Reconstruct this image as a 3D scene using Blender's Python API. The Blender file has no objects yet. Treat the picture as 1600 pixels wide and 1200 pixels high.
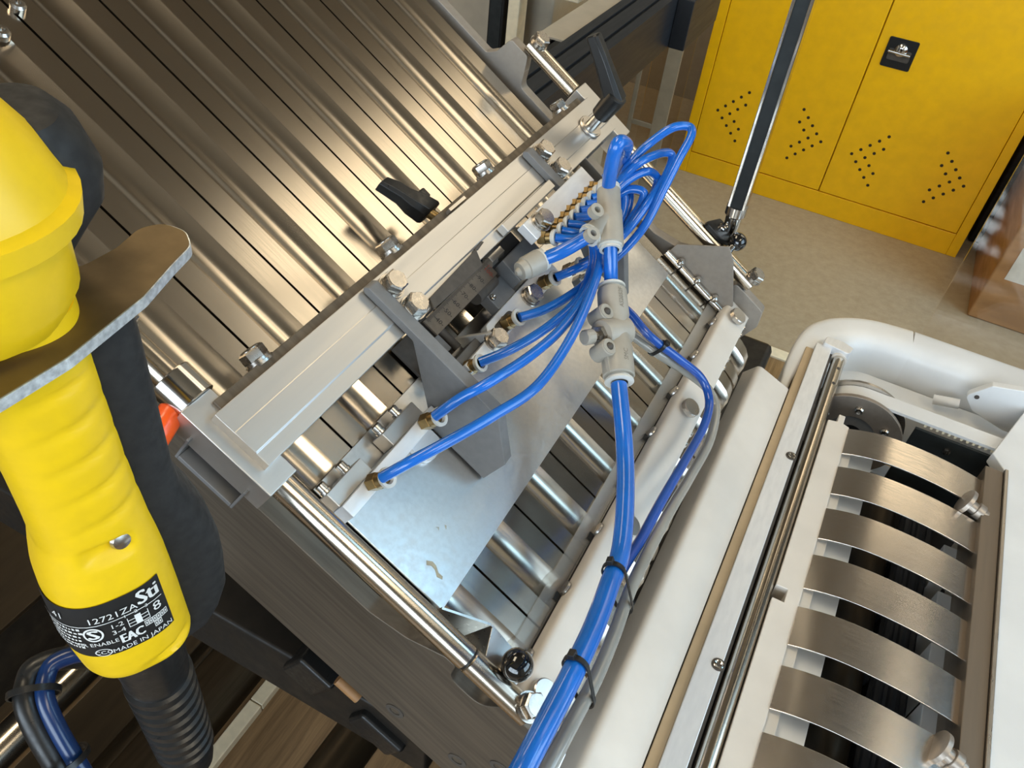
import bpy, bmesh, math, random
from mathutils import Vector, Matrix
random.seed(7)
PI = math.pi
R = math.radians
col = bpy.context.scene.collection
sc = bpy.context.scene

# ------------------------------------------------------------------ camera, world, light, exposure
H = 1.38                                  # camera height over the floor
CX, CY, CZ = (0.8843, 0.3754, -0.2775), (0.4571, -0.5756, 0.6780), (0.0948, -0.7264, -0.6807)
CR, CD, CF = Vector((0.8843, 0.4571, 0.0948)), Vector((0.3754, -0.5756, -0.7264)), Vector((-0.2775, 0.6780, -0.6807))
cd = bpy.data.cameras.new('camera'); cam = bpy.data.objects.new('camera', cd); col.objects.link(cam)
cd.sensor_width = 36; cd.lens = 28.412; cd.clip_start = .01; cd.clip_end = 60
m = Matrix((CR, -CD, -CF)).transposed().to_4x4(); m.translation = (0, 0, H)
cam.matrix_world = m
sc.camera = cam
w = bpy.data.worlds.new('world'); sc.world = w; w.use_nodes = True
bg = w.node_tree.nodes['Background']; bg.inputs[0].default_value = (.62, .8, 1, 1); bg.inputs[1].default_value = 1.6
sc.view_settings.view_transform = 'Standard'; sc.view_settings.look = 'None'
sc.view_settings.exposure = 0.0; sc.view_settings.gamma = 1
sc.view_settings.use_curve_mapping = False

def area(name, loc, rot, sx, sy, power, color):
    d = bpy.data.lights.new(name, 'AREA'); d.shape = 'RECTANGLE'; d.size = sx; d.size_y = sy
    d.energy = power; d.color = color
    o = bpy.data.objects.new(name, d); o.location = loc; o.rotation_euler = rot; col.objects.link(o)
    return o
area('daylight_window', (2.53, .75, 1.95), (0, R(90), 0), 1.7, 2.8, 55, (.60, .82, 1))
area('daylight_window', (-.1, -2.48, 1.7), (R(90), 0, 0), 3.1, 1.5, 95, (.78, .90, 1))
area('daylight_skylight', (1.95, 1.6, 3.02), (0, 0, 0), .9, 1.6, 25, (.36, .72, 1))
# lamp panels, all but the first added fill: x, y, width, length, radiance
PANELS = [(.715, 2.42, .95, 1.66, 2.55), (-.95, .25, .6, 1.2, 9.0), (1.25, -.3, .6, 1.2, 8.0), (-2.0, 2.0, .6, 1.2, 6.0), (1.78, 2.88, 1.1, .84, 3.6)]

# ------------------------------------------------------------------ frames
SL = R(32.19); CS, SN = math.cos(SL), math.sin(SL); D = .382
def BED(p):                               # chute frame: u down the slope, v across, w off the surface
    u, v, q = p[0], p[1], p[2] - D
    return Vector((CS*u + SN*q, v, -SN*u + CS*q + H))
def WLD(p): return Vector(p)

# ------------------------------------------------------------------ materials
def nd(nt, t, **kw):
    n = nt.nodes.new(t)
    for k, v in kw.items(): setattr(n, k, v)
    return n
def mat(name, base, rough=.5, metal=0, spec=.5, coat=0, trans=0, noise=None, var=.0, rvar=0., bump=0., ior=1.45, sss=0, aniso=0, coord='Object', col2=None, emit=None, es=0):
    """procedural principled material: noise=(sx,sy,sz) scales the grain that varies colour, roughness and relief"""
    m = bpy.data.materials.new(name); m.use_nodes = True; nt = m.node_tree
    b = nt.nodes['Principled BSDF']
    b.inputs['Base Color'].default_value = (*base, 1); b.inputs['Roughness'].default_value = rough
    b.inputs['Metallic'].default_value = metal; b.inputs['Specular IOR Level'].default_value = spec
    b.inputs['Coat Weight'].default_value = coat; b.inputs['Coat Roughness'].default_value = .06
    b.inputs['Transmission Weight'].default_value = trans; b.inputs['IOR'].default_value = ior
    b.inputs['Subsurface Weight'].default_value = sss; b.inputs['Subsurface Radius'].default_value = (.01, .01, .01)
    b.inputs['Subsurface Scale'].default_value = .3
    b.inputs['Anisotropic'].default_value = aniso
    if emit:
        b.inputs['Emission Color'].default_value = (*emit, 1); b.inputs['Emission Strength'].default_value = es
    if noise:
        tc = nd(nt, 'ShaderNodeTexCoord'); mp = nd(nt, 'ShaderNodeMapping'); nt.links.new(tc.outputs[coord], mp.inputs[0])
        if len(noise) > 3:
            mp.inputs['Rotation'].default_value = noise[3]; m2 = nd(nt, 'ShaderNodeMapping'); nt.links.new(mp.outputs[0], m2.inputs[0]); mp = m2
        mp.inputs['Scale'].default_value = noise[:3]
        no = nd(nt, 'ShaderNodeTexNoise'); no.inputs['Scale'].default_value = 1; no.inputs['Detail'].default_value = 5
        nt.links.new(mp.outputs[0], no.inputs['Vector'])
        if var or col2:
            mx = nd(nt, 'ShaderNodeMix', data_type='RGBA')
            c2 = col2 or tuple(max(0, c*(1-var)) for c in base); c1 = base if col2 else tuple(min(1, c*(1+var*.5)) for c in base)
            mx.inputs['A'].default_value = (*c1, 1); mx.inputs['B'].default_value = (*c2, 1)
            rr = nd(nt, 'ShaderNodeMapRange'); rr.inputs[1].default_value = .35; rr.inputs[2].default_value = .65
            nt.links.new(no.outputs['Fac'], rr.inputs[0]); nt.links.new(rr.outputs[0], mx.inputs['Factor']); nt.links.new(mx.outputs['Result'], b.inputs['Base Color'])
        if rvar:
            mr = nd(nt, 'ShaderNodeMapRange'); mr.inputs[1].default_value = .3; mr.inputs[2].default_value = .7
            mr.inputs[3].default_value = max(.02, rough-rvar); mr.inputs[4].default_value = rough+rvar
            nt.links.new(no.outputs['Fac'], mr.inputs[0]); nt.links.new(mr.outputs[0], b.inputs['Roughness'])
        if bump:
            bp = nd(nt, 'ShaderNodeBump'); bp.inputs['Strength'].default_value = bump; bp.inputs['Distance'].default_value = .0006
            nt.links.new(no.outputs['Fac'], bp.inputs['Height']); nt.links.new(bp.outputs[0], b.inputs['Normal'])
    return m
RB = (0, -SL, 0)                          # grain turned along the slope of the chute
M = {}
M['plank'] = mat('brushed_stainless_chute', (.55, .49, .41), .20, 1, noise=(30, 900, 900, RB), var=.03, rvar=.02)
M['sheet'] = mat('dull_stainless_sheet', (.68, .67, .65), .34, 1, noise=(300, 300, 300), var=.06, rvar=.05)
M['steel'] = mat('brushed_steel', (.58, .55, .51), .30, 1, noise=(300, 30, 300), var=.05, rvar=.04)
M['strap'] = mat('brushed_strap_steel', (.84, .79, .73), .23, 1, noise=(20, 700, 700), var=.03, rvar=.03)
M['rod'] = mat('ground_steel_rod', (.60, .54, .45), .20, 1, noise=(60, 10, 60), var=.02, rvar=.01)
M['chrome'] = mat('chromed_steel', (.62, .60, .57), .14, 1, noise=(80, 80, 80), var=.03, rvar=.02)
M['bolt'] = mat('zinc_plated_steel', (.47, .44, .40), .27, 1, noise=(250, 250, 250), var=.06, rvar=.03)
M['brass'] = mat('brass', (.32, .22, .095), .36, 1, noise=(200, 200, 200), var=.1, rvar=.03)
M['alu'] = mat('milled_aluminium', (.60, .585, .56), .35, .85, noise=(160, 8, 160), var=.03, rvar=.03)
M['alu_white'] = mat('satin_anodised_aluminium', (.80, .82, .84), .48, .55, noise=(250, 60, 250), var=.05, rvar=.05)
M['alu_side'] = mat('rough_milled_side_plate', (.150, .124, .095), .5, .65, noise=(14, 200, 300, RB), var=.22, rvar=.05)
M['grey'] = mat('grey_anodised_plate', (.19, .19, .19), .55, .25, noise=(200, 200, 200), var=.05, rvar=.04)
M['darkgrey'] = mat('dark_grey_anodised', (.075, .065, .055), .6, .1, noise=(200, 200, 200), var=.12, rvar=.05)
M['hdpe'] = mat('white_polyethylene', (.66, .62, .56), .42, 0, noise=(30, 30, 30), var=.05, rvar=.05, sss=.15)
M['hdpe_cool'] = mat('white_machined_plastic', (.71, .72, .72), .38, 0, noise=(25, 25, 25), var=.05, rvar=.05, sss=.12)
M['dull'] = mat('dull_steel_plate', (.33, .30, .265), .48, .5, noise=(200, 200, 200), var=.05, rvar=.04)
M['flange'] = mat('turned_flange_steel', (.34, .295, .25), .4, .6, noise=(200, 200, 200), var=.06, rvar=.05)
M['tan'] = mat('shade_tan_plastic', (.50, .39, .25), .5, 0, noise=(60, 60, 60), var=.06)  # tan tone stands in for shade along the wedge's lower edge
M['deepnavy'] = mat('very_dark_blue_hose', (.003, .026, .11), .3, 0, coat=.3, noise=(40, 40, 40), var=.15)
M['panelblack'] = mat('matt_dark_panel', (.020, .024, .025), .6, 0, spec=.3, noise=(90, 90, 90), var=.2)
M['brownsteel'] = mat('brown_grey_steel', (.24, .195, .15), .42, .7, noise=(200, 12, 200), var=.05, rvar=.04)
M['moulded'] = mat('moulded_letter_edges', (.21, .19, .155), .5, 0, noise=(150, 150, 150), var=.05)
M['black'] = mat('black_plastic', (.012, .012, .012), .35, 0, noise=(300, 300, 300), var=.2, rvar=.08)
M['gloss'] = mat('glossy_black_ball', (.008, .008, .008), .1, 0, coat=.8, noise=(100, 100, 100), var=.2)
M['blackmetal'] = mat('black_coated_extrusion', (.020, .022, .026), .45, 0, spec=.25, noise=(120, 12, 120), var=.08, rvar=.04)
M['dark'] = mat('dark_machine_housing', (.018, .015, .012), .5, .3, noise=(60, 60, 60), var=.3, rvar=.1)
M['brown'] = mat('dark_bronze_panel', (.05, .036, .021), .38, .6, noise=(60, 8, 60), var=.3, rvar=.08)
M['fit'] = mat('pale_grey_fitting_plastic', (.36, .335, .285), .42, 0, noise=(150, 150, 150), var=.05, rvar=.05)
M['collar'] = mat('white_release_collar', (.60, .60, .56), .35, 0, noise=(150, 150, 150), var=.05)
M['blue'] = mat('blue_polyurethane_hose', (.010, .140, .56), .22, 0, coat=.5, noise=(40, 40, 40), var=.12, sss=.2)
M['navy'] = mat('dark_blue_hose', (.008, .075, .38), .25, 0, coat=.5, noise=(40, 40, 40), var=.15)
M['clear'] = mat('milky_clear_hose', (.30, .295, .265), .22, 0, coat=.6, noise=(40, 40, 40), var=.1, sss=.4)
M['pyellow'] = mat('yellow_grip_plastic', (.79, .51, .008), .38, 0, noise=(150, 150, 150), var=.04, rvar=.06, bump=.03)
M['rubber'] = mat('blue_black_rubber', (.021, .021, .021), .6, 0, spec=.35, noise=(250, 250, 250), var=.2, rvar=.08, bump=.05)
M['guardplate'] = mat('dusty_galvanised_plate', (.17, .12, .06), .48, .8, noise=(40, 40, 40), var=.35, rvar=.08)
M['cutedge'] = mat('bright_cut_edge', (.72, .77, .80), .42, .8, noise=(500, 500, 500), var=.3, rvar=.1)
M['orange'] = mat('orange_plastic', (.85, .10, .012), .3, 0, coat=.2, noise=(100, 100, 100), var=.06)
M['cab'] = mat('yellow_cabinet_paint', (.92, .50, .002), .36, 0, noise=(25, 25, 25), var=.05, rvar=.06, bump=.02)
M['hole'] = mat('dark_hole', (.03, .015, .004), .7, 0, noise=(100, 100, 100), var=.2)
M['cardbox'] = mat('brown_laminate_box', (.40, .21, .085), .5, 0, noise=(8, 8, 30), var=.2, rvar=.08)
M['paper'] = mat('white_paper', (.7, .68, .62), .6, 0, noise=(60, 60, 60), var=.06)
M['cream'] = mat('cream_strip', (.86, .76, .55), .5, 0, noise=(60, 60, 60), var=.08)
M['wall'] = mat('painted_wall', (.36, .32, .26), .7, 0, noise=(30, 30, 30), var=.06, bump=.05)
M['ceil'] = mat('ceiling_board', (.17, .128, .082), .8, 0, noise=(40, 40, 40), var=.08, bump=.05)
M['panelgrey'] = mat('beige_grey_sheet_panel', (.42, .37, .29), .5, .1, noise=(30, 30, 30), var=.06)
M['lampglass'] = mat('lit_diffuser', (.9, .85, .75), .5, 0, noise=(20, 20, 20), var=.03, emit=(1, .83, .58), es=1)
M['ink'] = mat('black_ink', (.01, .01, .01), .6, 0, noise=(100, 100, 100), var=.2)
M['inkred'] = mat('red_ink', (.30, .03, .012), .6, 0, noise=(100, 100, 100), var=.2)
M['inkwhite'] = mat('silver_print', (.75, .75, .72), .5, 0, noise=(100, 100, 100), var=.1)
M['scale'] = mat('aluminium_scale', (.15, .125, .10), .45, .5, noise=(300, 300, 300), var=.08)
M['stain'] = mat('dried_stain', (.40, .375, .28), .6, 0, noise=(300, 300, 300), var=.15)
M['toothed'] = mat('grey_belt_back', (.10, .11, .11), .6, 0, noise=(100, 100, 100), var=.2)
# floor sheets
def floor_mat(name, kind):
    m = bpy.data.materials.new(name); m.use_nodes = True; nt = m.node_tree; b = nt.nodes['Principled BSDF']
    tc = nd(nt, 'ShaderNodeTexCoord'); mp = nd(nt, 'ShaderNodeMapping'); nt.links.new(tc.outputs['Object'], mp.inputs[0])
    no = nd(nt, 'ShaderNodeTexNoise'); no.inputs['Detail'].default_value = 8; no.inputs['Roughness'].default_value = .7
    nt.links.new(mp.outputs[0], no.inputs['Vector'])
    cr = nd(nt, 'ShaderNodeValToRGB'); nt.links.new(no.outputs['Fac'], cr.inputs[0])
    if kind == 'vinyl':
        no.inputs['Scale'].default_value = 34
        a, c = cr.color_ramp.elements; a.position = .28; a.color = (.34, .275, .185, 1); c.position = .72; c.color = (.44, .37, .265, 1)
        b.inputs['Roughness'].default_value = .45
    else:
        mp.inputs['Scale'].default_value = (55, 3, 1); no.inputs['Scale'].default_value = 1.4; no.inputs['Distortion'].default_value = .6
        a, c = cr.color_ramp.elements; a.position = .3; a.color = (.13, .075, .035, 1); c.position = .7; c.color = (.34, .22, .11, 1)
        b.inputs['Roughness'].default_value = .38
    nt.links.new(cr.outputs[0], b.inputs['Base Color'])
    return m
M['vinyl'] = floor_mat('speckled_beige_vinyl', 'vinyl'); M['wood'] = floor_mat('wood_look_vinyl', 'wood')
def clear_mat(name, tint, gloss, haze=0):
    m = bpy.data.materials.new(name); m.use_nodes = True; nt = m.node_tree; nt.nodes.remove(nt.nodes['Principled BSDF'])
    t = nd(nt, 'ShaderNodeBsdfTransparent'); t.inputs[0].default_value = (*tint, 1)
    g = nd(nt, 'ShaderNodeBsdfGlossy'); g.inputs['Roughness'].default_value = gloss; g.inputs[0].default_value = (1, 1, 1, 1)
    f = nd(nt, 'ShaderNodeFresnel'); f.inputs[0].default_value = 1.45
    tc = nd(nt, 'ShaderNodeTexCoord'); no = nd(nt, 'ShaderNodeTexNoise'); no.inputs['Scale'].default_value = 12
    nt.links.new(tc.outputs['Object'], no.inputs['Vector'])
    mr = nd(nt, 'ShaderNodeMapRange'); mr.inputs[3].default_value = gloss; mr.inputs[4].default_value = gloss+.06
    nt.links.new(no.outputs['Fac'], mr.inputs[0]); nt.links.new(mr.outputs[0], g.inputs['Roughness'])
    x = nd(nt, 'ShaderNodeMixShader'); nt.links.new(f.outputs[0], x.inputs[0]); nt.links.new(t.outputs[0], x.inputs[1]); nt.links.new(g.outputs[0], x.inputs[2])
    if haze:
        df = nd(nt, 'ShaderNodeBsdfDiffuse'); df.inputs[0].default_value = (.62, .58, .52, 1); y = nd(nt, 'ShaderNodeMixShader'); y.inputs[0].default_value = haze
        nt.links.new(x.outputs[0], y.inputs[1]); nt.links.new(df.outputs[0], y.inputs[2]); x = y
    nt.links.new(x.outputs[0], nt.nodes['Material Output'].inputs[0])
    return m
M['acrylic'] = clear_mat('clear_acrylic', (.97, .95, .92), .03)
M['film'] = clear_mat('clear_strip', (.95, .94, .92), .22, .12)
M['edge_acrylic'] = mat('frosted_acrylic_edge', (.30, .25, .175), .35, 0, noise=(30, 30, 30), var=.1)

# ------------------------------------------------------------------ geometry helpers
def spline(pts, n=8):
    P = [Vector(p) for p in pts]; out = []
    for i in range(len(P)-1):
        a, b, c, d = P[max(i-1, 0)], P[i], P[i+1], P[min(i+2, len(P)-1)]
        for k in range(n):
            t = k/n
            out.append(.5*((2*b)+(c-a)*t+(2*a-5*b+4*c-d)*t*t+(3*b-a-3*c+d)*t**3))
    out.append(P[-1]); return out
def frame_of(ax):
    ax = Vector(ax).normalized(); h = Vector((0, 0, 1)) if abs(ax.z) < .9 else Vector((1, 0, 0))
    x = ax.cross(h).normalized(); return x, ax.cross(x).normalized(), ax
def rpoly(pts, r, n=4):
    """2-D outline with rounded corners; r one radius or one per corner"""
    out = []; N = len(pts)
    for i in range(N):
        p = Vector(pts[i]); a = Vector(pts[i-1])-p; b = Vector(pts[(i+1) % N])-p
        ri = r[i] if isinstance(r, (list, tuple)) else r
        if ri <= 0: out.append(tuple(p)); continue
        la, lb = a.length, b.length; a.normalize(); b.normalize()
        ang = a.angle(b); d = min(ri/math.tan(ang/2), la*.48, lb*.48)
        s, e = p+a*d, p+b*d
        for k in range(n+1):
            t = k/n; out.append(tuple((1-t)**2*s+2*t*(1-t)*p+t*t*e))
    return out
class G:
    def __init__(s, fr=BED): s.f = fr; s.v = []; s.c = []
    def add(s, vs, fs):
        o = len(s.v); s.v += [s.f(p) for p in vs]; s.c += [tuple(i+o for i in f) for f in fs]; return s
    def box(s, a, b):
        x0, y0, z0 = a; x1, y1, z1 = b
        return s.add([(x0,y0,z0),(x1,y0,z0),(x1,y1,z0),(x0,y1,z0),(x0,y0,z1),(x1,y0,z1),(x1,y1,z1),(x0,y1,z1)],
                     [(0,3,2,1),(4,5,6,7),(0,1,5,4),(1,2,6,5),(2,3,7,6),(3,0,4,7)])
    def prism(s, poly, ax, lo, hi):
        """2-D outline in the two other axes (in order), extruded along axis ax"""
        n = len(poly); vs = []
        for h in (lo, hi):
            for p in poly:
                q = [p[0], p[1]]; q.insert(ax, h); vs.append(tuple(q))
        return s.add(vs, [tuple(range(n)), tuple(range(2*n-1, n-1, -1))]+[(i, (i+1) % n, n+(i+1) % n, n+i) for i in range(n)])
    def lathe(s, p, ax, prof, n=20, ph=0):
        x, y, a = frame_of(ax); p = Vector(p); vs = []; fs = []
        for t, r in prof:
            for k in range(n):
                an = 2*PI*k/n+ph; vs.append(p+a*t+(x*math.cos(an)+y*math.sin(an))*max(r, 1e-5))
        m_ = len(prof)
        for i in range(m_-1):
            for k in range(n): fs.append((i*n+k, i*n+(k+1) % n, (i+1)*n+(k+1) % n, (i+1)*n+k))
        fs.append(tuple(range(n-1, -1, -1))); fs.append(tuple((m_-1)*n+k for k in range(n)))
        return s.add(vs, fs)
    def cyl(s, a, b, r, n=20, r2=None, ch=0):
        a = Vector(a); b = Vector(b); L = (b-a).length; r2 = r if r2 is None else r2
        pr = [(0, r-ch), (ch, r), (L-ch, r2), (L, r2-ch)] if ch else [(0, r), (L, r2)]
        return s.lathe(a, b-a, pr, n)
    def ring(s, p, ax, r0, r1, t, n=28):
        return s.lathe_open(p, ax, [(0, r0), (0, r1), (t, r1), (t, r0), (0, r0)], n)
    def lathe_open(s, p, ax, prof, n=28):
        x, y, a = frame_of(ax); p = Vector(p); vs = []; fs = []
        for t, r in prof:
            for k in range(n): an = 2*PI*k/n; vs.append(p+a*t+(x*math.cos(an)+y*math.sin(an))*r)
        for i in range(len(prof)-1):
            for k in range(n): fs.append((i*n+k, i*n+(k+1) % n, (i+1)*n+(k+1) % n, (i+1)*n+k))
        return s.add(vs, fs)
    def ball(s, p, r, n=24):
        return s.lathe(Vector(p)-Vector((0, 0, r)), (0, 0, 1), [(r-r*math.cos(PI*i/(n//2)), r*math.sin(PI*i/(n//2))) for i in range(n//2+1)], n)
    def tube(s, path, r, n=12, rr=None):
        P = [Vector(p) for p in path]; T = [(P[min(i+1, len(P)-1)]-P[max(i-1, 0)]).normalized() for i in range(len(P))]
        x = frame_of(T[0])[0]; vs = []; fs = []
        for i, p in enumerate(P):
            x = (x-T[i]*x.dot(T[i])).normalized(); y = T[i].cross(x); q = rr[i] if rr else r
            for k in range(n): an = 2*PI*k/n; vs.append(p+(x*math.cos(an)+y*math.sin(an))*q)
        for i in range(len(P)-1):
            for k in range(n): fs.append((i*n+k, i*n+(k+1) % n, (i+1)*n+(k+1) % n, (i+1)*n+k))
        fs.append(tuple(range(n-1, -1, -1))); fs.append(tuple((len(P)-1)*n+k for k in range(n)))
        return s.add(vs, fs)
    def loft(s, rings, cap=True):
        n = len(rings[0]); vs = [p for r in rings for p in r]; fs = []
        for i in range(len(rings)-1):
            for k in range(n): fs.append((i*n+k, i*n+(k+1) % n, (i+1)*n+(k+1) % n, (i+1)*n+k))
        if cap: fs += [tuple(range(n-1, -1, -1)), tuple((len(rings)-1)*n+k for k in range(n))]
        return s.add(vs, fs)
    def slab(s, poly3, t):
        """flat outline of 3-D points given thickness vector t"""
        n = len(poly3); t = Vector(t); vs = [Vector(p) for p in poly3]+[Vector(p)+t for p in poly3]
        return s.add(vs, [tuple(range(n)), tuple(range(2*n-1, n-1, -1))]+[(i, (i+1) % n, n+(i+1) % n, n+i) for i in range(n)])
    def hexbolt(s, p, ax, af=.0065, h=.0052, washer=True, shank=0):
        """hexagon head with chamfer on a washer; af is the corner radius"""
        ax = Vector(ax).normalized(); p = Vector(p); t = 0
        if washer:
            s.cyl(p, p+ax*.0014, af*1.12, 20); s.cyl(p+ax*.0014, p+ax*.003, af*.98, 20); t = .003
        s.lathe(p+ax*t, ax, [(0, af*.97), (.0004, af), (h-.0008, af), (h, af*.86)], 6, random.random())
        s.cyl(p+ax*(t+h), p+ax*(t+h+.0003), af*.78, 18)
        return s
    def build(s, name, m, parent=None, bev=0, loc=None, label=None, kind=None, ang=35):
        base = LOC[parent.name] if parent else (Vector(loc) if loc is not None else s.centre())
        me = bpy.data.meshes.new(name); me.from_pydata([tuple(v-base) for v in s.v], [], s.c)
        bm = bmesh.new(); bm.from_mesh(me); bmesh.ops.recalc_face_normals(bm, faces=bm.faces); bm.to_mesh(me); bm.free()
        for p in me.polygons: p.use_smooth = True
        me.set_sharp_from_angle(angle=R(ang))
        me.materials.append(M[m] if isinstance(m, str) else m)
        o = bpy.data.objects.new(name, me); col.objects.link(o)
        if parent: o.parent = parent; LOC[o.name] = base
        else: o.location = base; LOC[o.name] = base
        if bev:
            b = o.modifiers.new('bevel', 'BEVEL'); b.width = bev; b.segments = 2; b.limit_method = 'ANGLE'; b.angle_limit = R(40); b.harden_normals = True
        if label: o['label'] = label
        if kind: o['kind'] = kind
        return o
    def centre(s):
        lo = [min(v[i] for v in s.v) for i in range(3)]; hi = [max(v[i] for v in s.v) for i in range(3)]
        return Vector(((lo[0]+hi[0])/2, (lo[1]+hi[1])/2, lo[2]))
LOC = {}
def thing(name, label, cat, p, fr=BED, group=None):
    o = bpy.data.objects.new(name, None); o.empty_display_size = .02; col.objects.link(o)
    o.location = fr(p); LOC[o.name] = fr(p); o['label'] = label; o['category'] = cat
    if group: o['group'] = group
    return o
def tag(o, label, cat, group=None):
    o['label'] = label; o['category'] = cat
    if group: o['group'] = group
    return o
def dup_part(src, parent, off):
    """copy of a part with its sub-parts, moved by a world offset"""
    c = src.copy(); col.objects.link(c); c.parent = parent; c.location = src.location+Vector(off); LOC[c.name] = LOC[parent.name]
    for ch in list(src.children):
        d = ch.copy(); col.objects.link(d); d.parent = c; LOC[d.name] = LOC[c.name]
    return c
def text_geo(s, size, fr_fn, depth=None, align='CENTER'):
    """flat lettering as polygons, mapped point by point through fr_fn(x, y)"""
    cu = bpy.data.curves.new('lettering', 'FONT'); cu.body = s; cu.size = size; cu.align_x = align; cu.align_y = 'CENTER'; cu.resolution_u = 2
    o = bpy.data.objects.new('lettering', cu); col.objects.link(o); dg = bpy.context.evaluated_depsgraph_get()
    me = bpy.data.meshes.new_from_object(o.evaluated_get(dg))
    vs = [fr_fn(v.co.x, v.co.y) for v in me.vertices]; fs = [tuple(p.vertices) for p in me.polygons]
    bpy.data.objects.remove(o); bpy.data.meshes.remove(me); bpy.data.curves.remove(cu)
    return vs, fs

# ------------------------------------------------------------------ room shell
XL, XR, YB_, YF, ZC = -3.4, 2.45, -2.4, 3.35, 2.95
def struct(g, name, m, **k):
    return g.build(name, m, kind='structure', **k)
struct(G(WLD).box((XL, 1.90, -.06), (XR, YF, 0)), 'floor', 'vinyl')
struct(G(WLD).box((XL, YB_, -.06), (XR, 1.86, 0)), 'floor_wood', 'wood')
struct(G(WLD).box((XL, 1.86, -.05), (XR, 1.90, .006)), 'trim_1', 'cream', bev=.002)
struct(G(WLD).box((XL, YF, 0), (XR, YF+.1, ZC)), 'wall_back', 'wall')
struct(G(WLD).box((XL-.1, YB_, 0), (XL, YF, ZC)), 'wall_left', 'wall')
g = G(WLD)                                # front wall behind the photographer, with its window
g.box((XL, YB_-.1, 0), (-1.65, YB_, ZC)).box((1.45, YB_-.1, 0), (XR, YB_, ZC)).box((-1.65, YB_-.1, 0), (1.45, YB_, .95)).box((-1.65, YB_-.1, 2.45), (1.45, YB_, ZC))
struct(g, 'wall_front', 'wall')
g = G(WLD)
for x in (-1.65, -.63, .39, 1.40): g.box((x, YB_-.06, .95), (x+.05, YB_-.01, 2.45))
for z in (.95, 2.40): g.box((-1.65, YB_-.055, z), (1.45, YB_-.015, z+.05))
struct(g, 'window_2', 'hdpe_cool')
g = G(WLD)                                # right wall with the window opening
WY0, WY1, WZ0, WZ1 = -.7, 2.2, 1.05, 2.8
g.box((XR, YB_, 0), (XR+.12, WY0, ZC)).box((XR, WY1, 0), (XR+.12, YF, ZC)).box((XR, WY0, 0), (XR+.12, WY1, WZ0)).box((XR, WY0, WZ1), (XR+.12, WY1, ZC))
struct(g, 'wall_right', 'wall')
g = G(WLD)
for y in (WY0, WY0+.95, WY1-1.0, WY1-.05): g.box((XR+.01, y, WZ0), (XR+.07, y+.05, WZ1))
for z in (WZ0, WZ1-.05): g.box((XR+.015, WY0, z), (XR+.065, WY1, z+.05))
struct(g, 'window_1', 'hdpe_cool')
KX0, KX1, KY0, KY1 = 1.5, 2.4, .9, 2.4    # roof light
g = G(WLD).box((XL, YB_, ZC), (KX0, YF, ZC+.06)).box((KX1, YB_, ZC), (XR, YF, ZC+.06)).box((KX0, YB_, ZC), (KX1, KY0, ZC+.06)).box((KX0, KY1, ZC), (KX1, YF, ZC+.06))
struct(g, 'ceiling', 'ceil')
g = G(WLD)
for x in (KX0, KX1-.04): g.box((x, KY0, ZC+.01), (x+.04, KY1, ZC+.05))
for y in (KY0, KY1-.04): g.box((KX0, y, ZC+.012), (KX1, y+.04, ZC+.048))
struct(g, 'window_3', 'hdpe_cool')
for i, (x, y, sx, sy, k) in enumerate(PANELS):
    nm = ['ceiling panel lamp above the yellow locker side of the chute', 'added ceiling fill lamp behind the photographer to the left', 'added ceiling fill lamp by the window wall', 'added ceiling fill lamp far left by the back wall', 'added ceiling fill lamp in the corner beyond the roof light'][i]
    t = thing('ceiling_or_fill_lamp', nm, 'ceiling lamp', (x, y, ZC-.05), WLD)
    g = G(WLD); e = .03
    for a, b_ in (((x-sx/2, y-sy/2), (x-sx/2+e, y+sy/2)), ((x+sx/2-e, y-sy/2), (x+sx/2, y+sy/2)), ((x-sx/2+e, y-sy/2), (x+sx/2-e, y-sy/2+e)), ((x-sx/2+e, y+sy/2-e), (x+sx/2-e, y+sy/2))):
        g.box((*a, ZC-.05), (*b_, ZC))
    g.build('lamp_frame', 'hdpe_cool', t)
    mm = M['lampglass'].copy(); mm.node_tree.nodes['Principled BSDF'].inputs['Emission Strength'].default_value = k
    G(WLD).box((x-sx/2+e, y-sy/2+e, ZC-.045), (x+sx/2-e, y+sy/2-e, ZC-.03)).build('lamp_diffuser', mm, t)

# ------------------------------------------------------------------ yellow cabinet
cx0, cx1, cy, cz = -.5825, .398, 2.727, 1.05
t = thing('steel_cabinet', 'yellow two door steel cabinet with black perforated arrow vents standing on the floor', 'cabinet', (-.09, cy+.2, 0), WLD)
g = G(WLD); T_ = .03
g.box((cx0, cy+.02, 0), (cx1, cy+.42, cz)).box((cx0, cy, 0), (cx0+.034, cy+.02, cz)).box((cx1-.031, cy, 0), (cx1, cy+.02, cz)).box((cx0+.034, cy, 0), (cx1-.031, cy+.02, .079))
g.build('body', 'cab', t, bev=.002)
def arrow(ax, az, dx):                    # two nested chevrons of vent holes, tip at (ax, az), opening towards dx
    s = .0214
    pts = [(0, 0)]+[(k*dx, k) for k in (1, 2, 3, 4)]+[(k*dx, -k) for k in (1, 2, 3, 4)]
    pts += [(2*dx, 0)]+[(2*dx+k*dx, k) for k in (1, 2)]+[(2*dx+k*dx, -k) for k in (1, 2)]
    return [(ax+p*s, az+q*s) for p, q in pts]
gap = -.0885
for k, (a, b_, vents) in enumerate(((cx0+.0355, gap-.0015, ((-.4945, .2495, 1), (-.1385, .2455, -1))), (gap+.0015, cx1-.0325, ((-.0335, .2365, 1), (.3165, .2385, -1))))):
    d = G(WLD).box((a, cy-.001, .082), (b_, cy+.018, cz-.03)).build('door', 'cab', t, bev=.0025)
    for vx, vz, dx in vents:
        g = G(WLD)
        for px, pz in arrow(vx, vz, dx): g.cyl((px, cy-.0016, pz), (px, cy+.004, pz), .0052, 10)
        g.build('vent_holes', 'hole', d, kind='stuff', label='dark round vent holes in an arrow shape')
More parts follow.
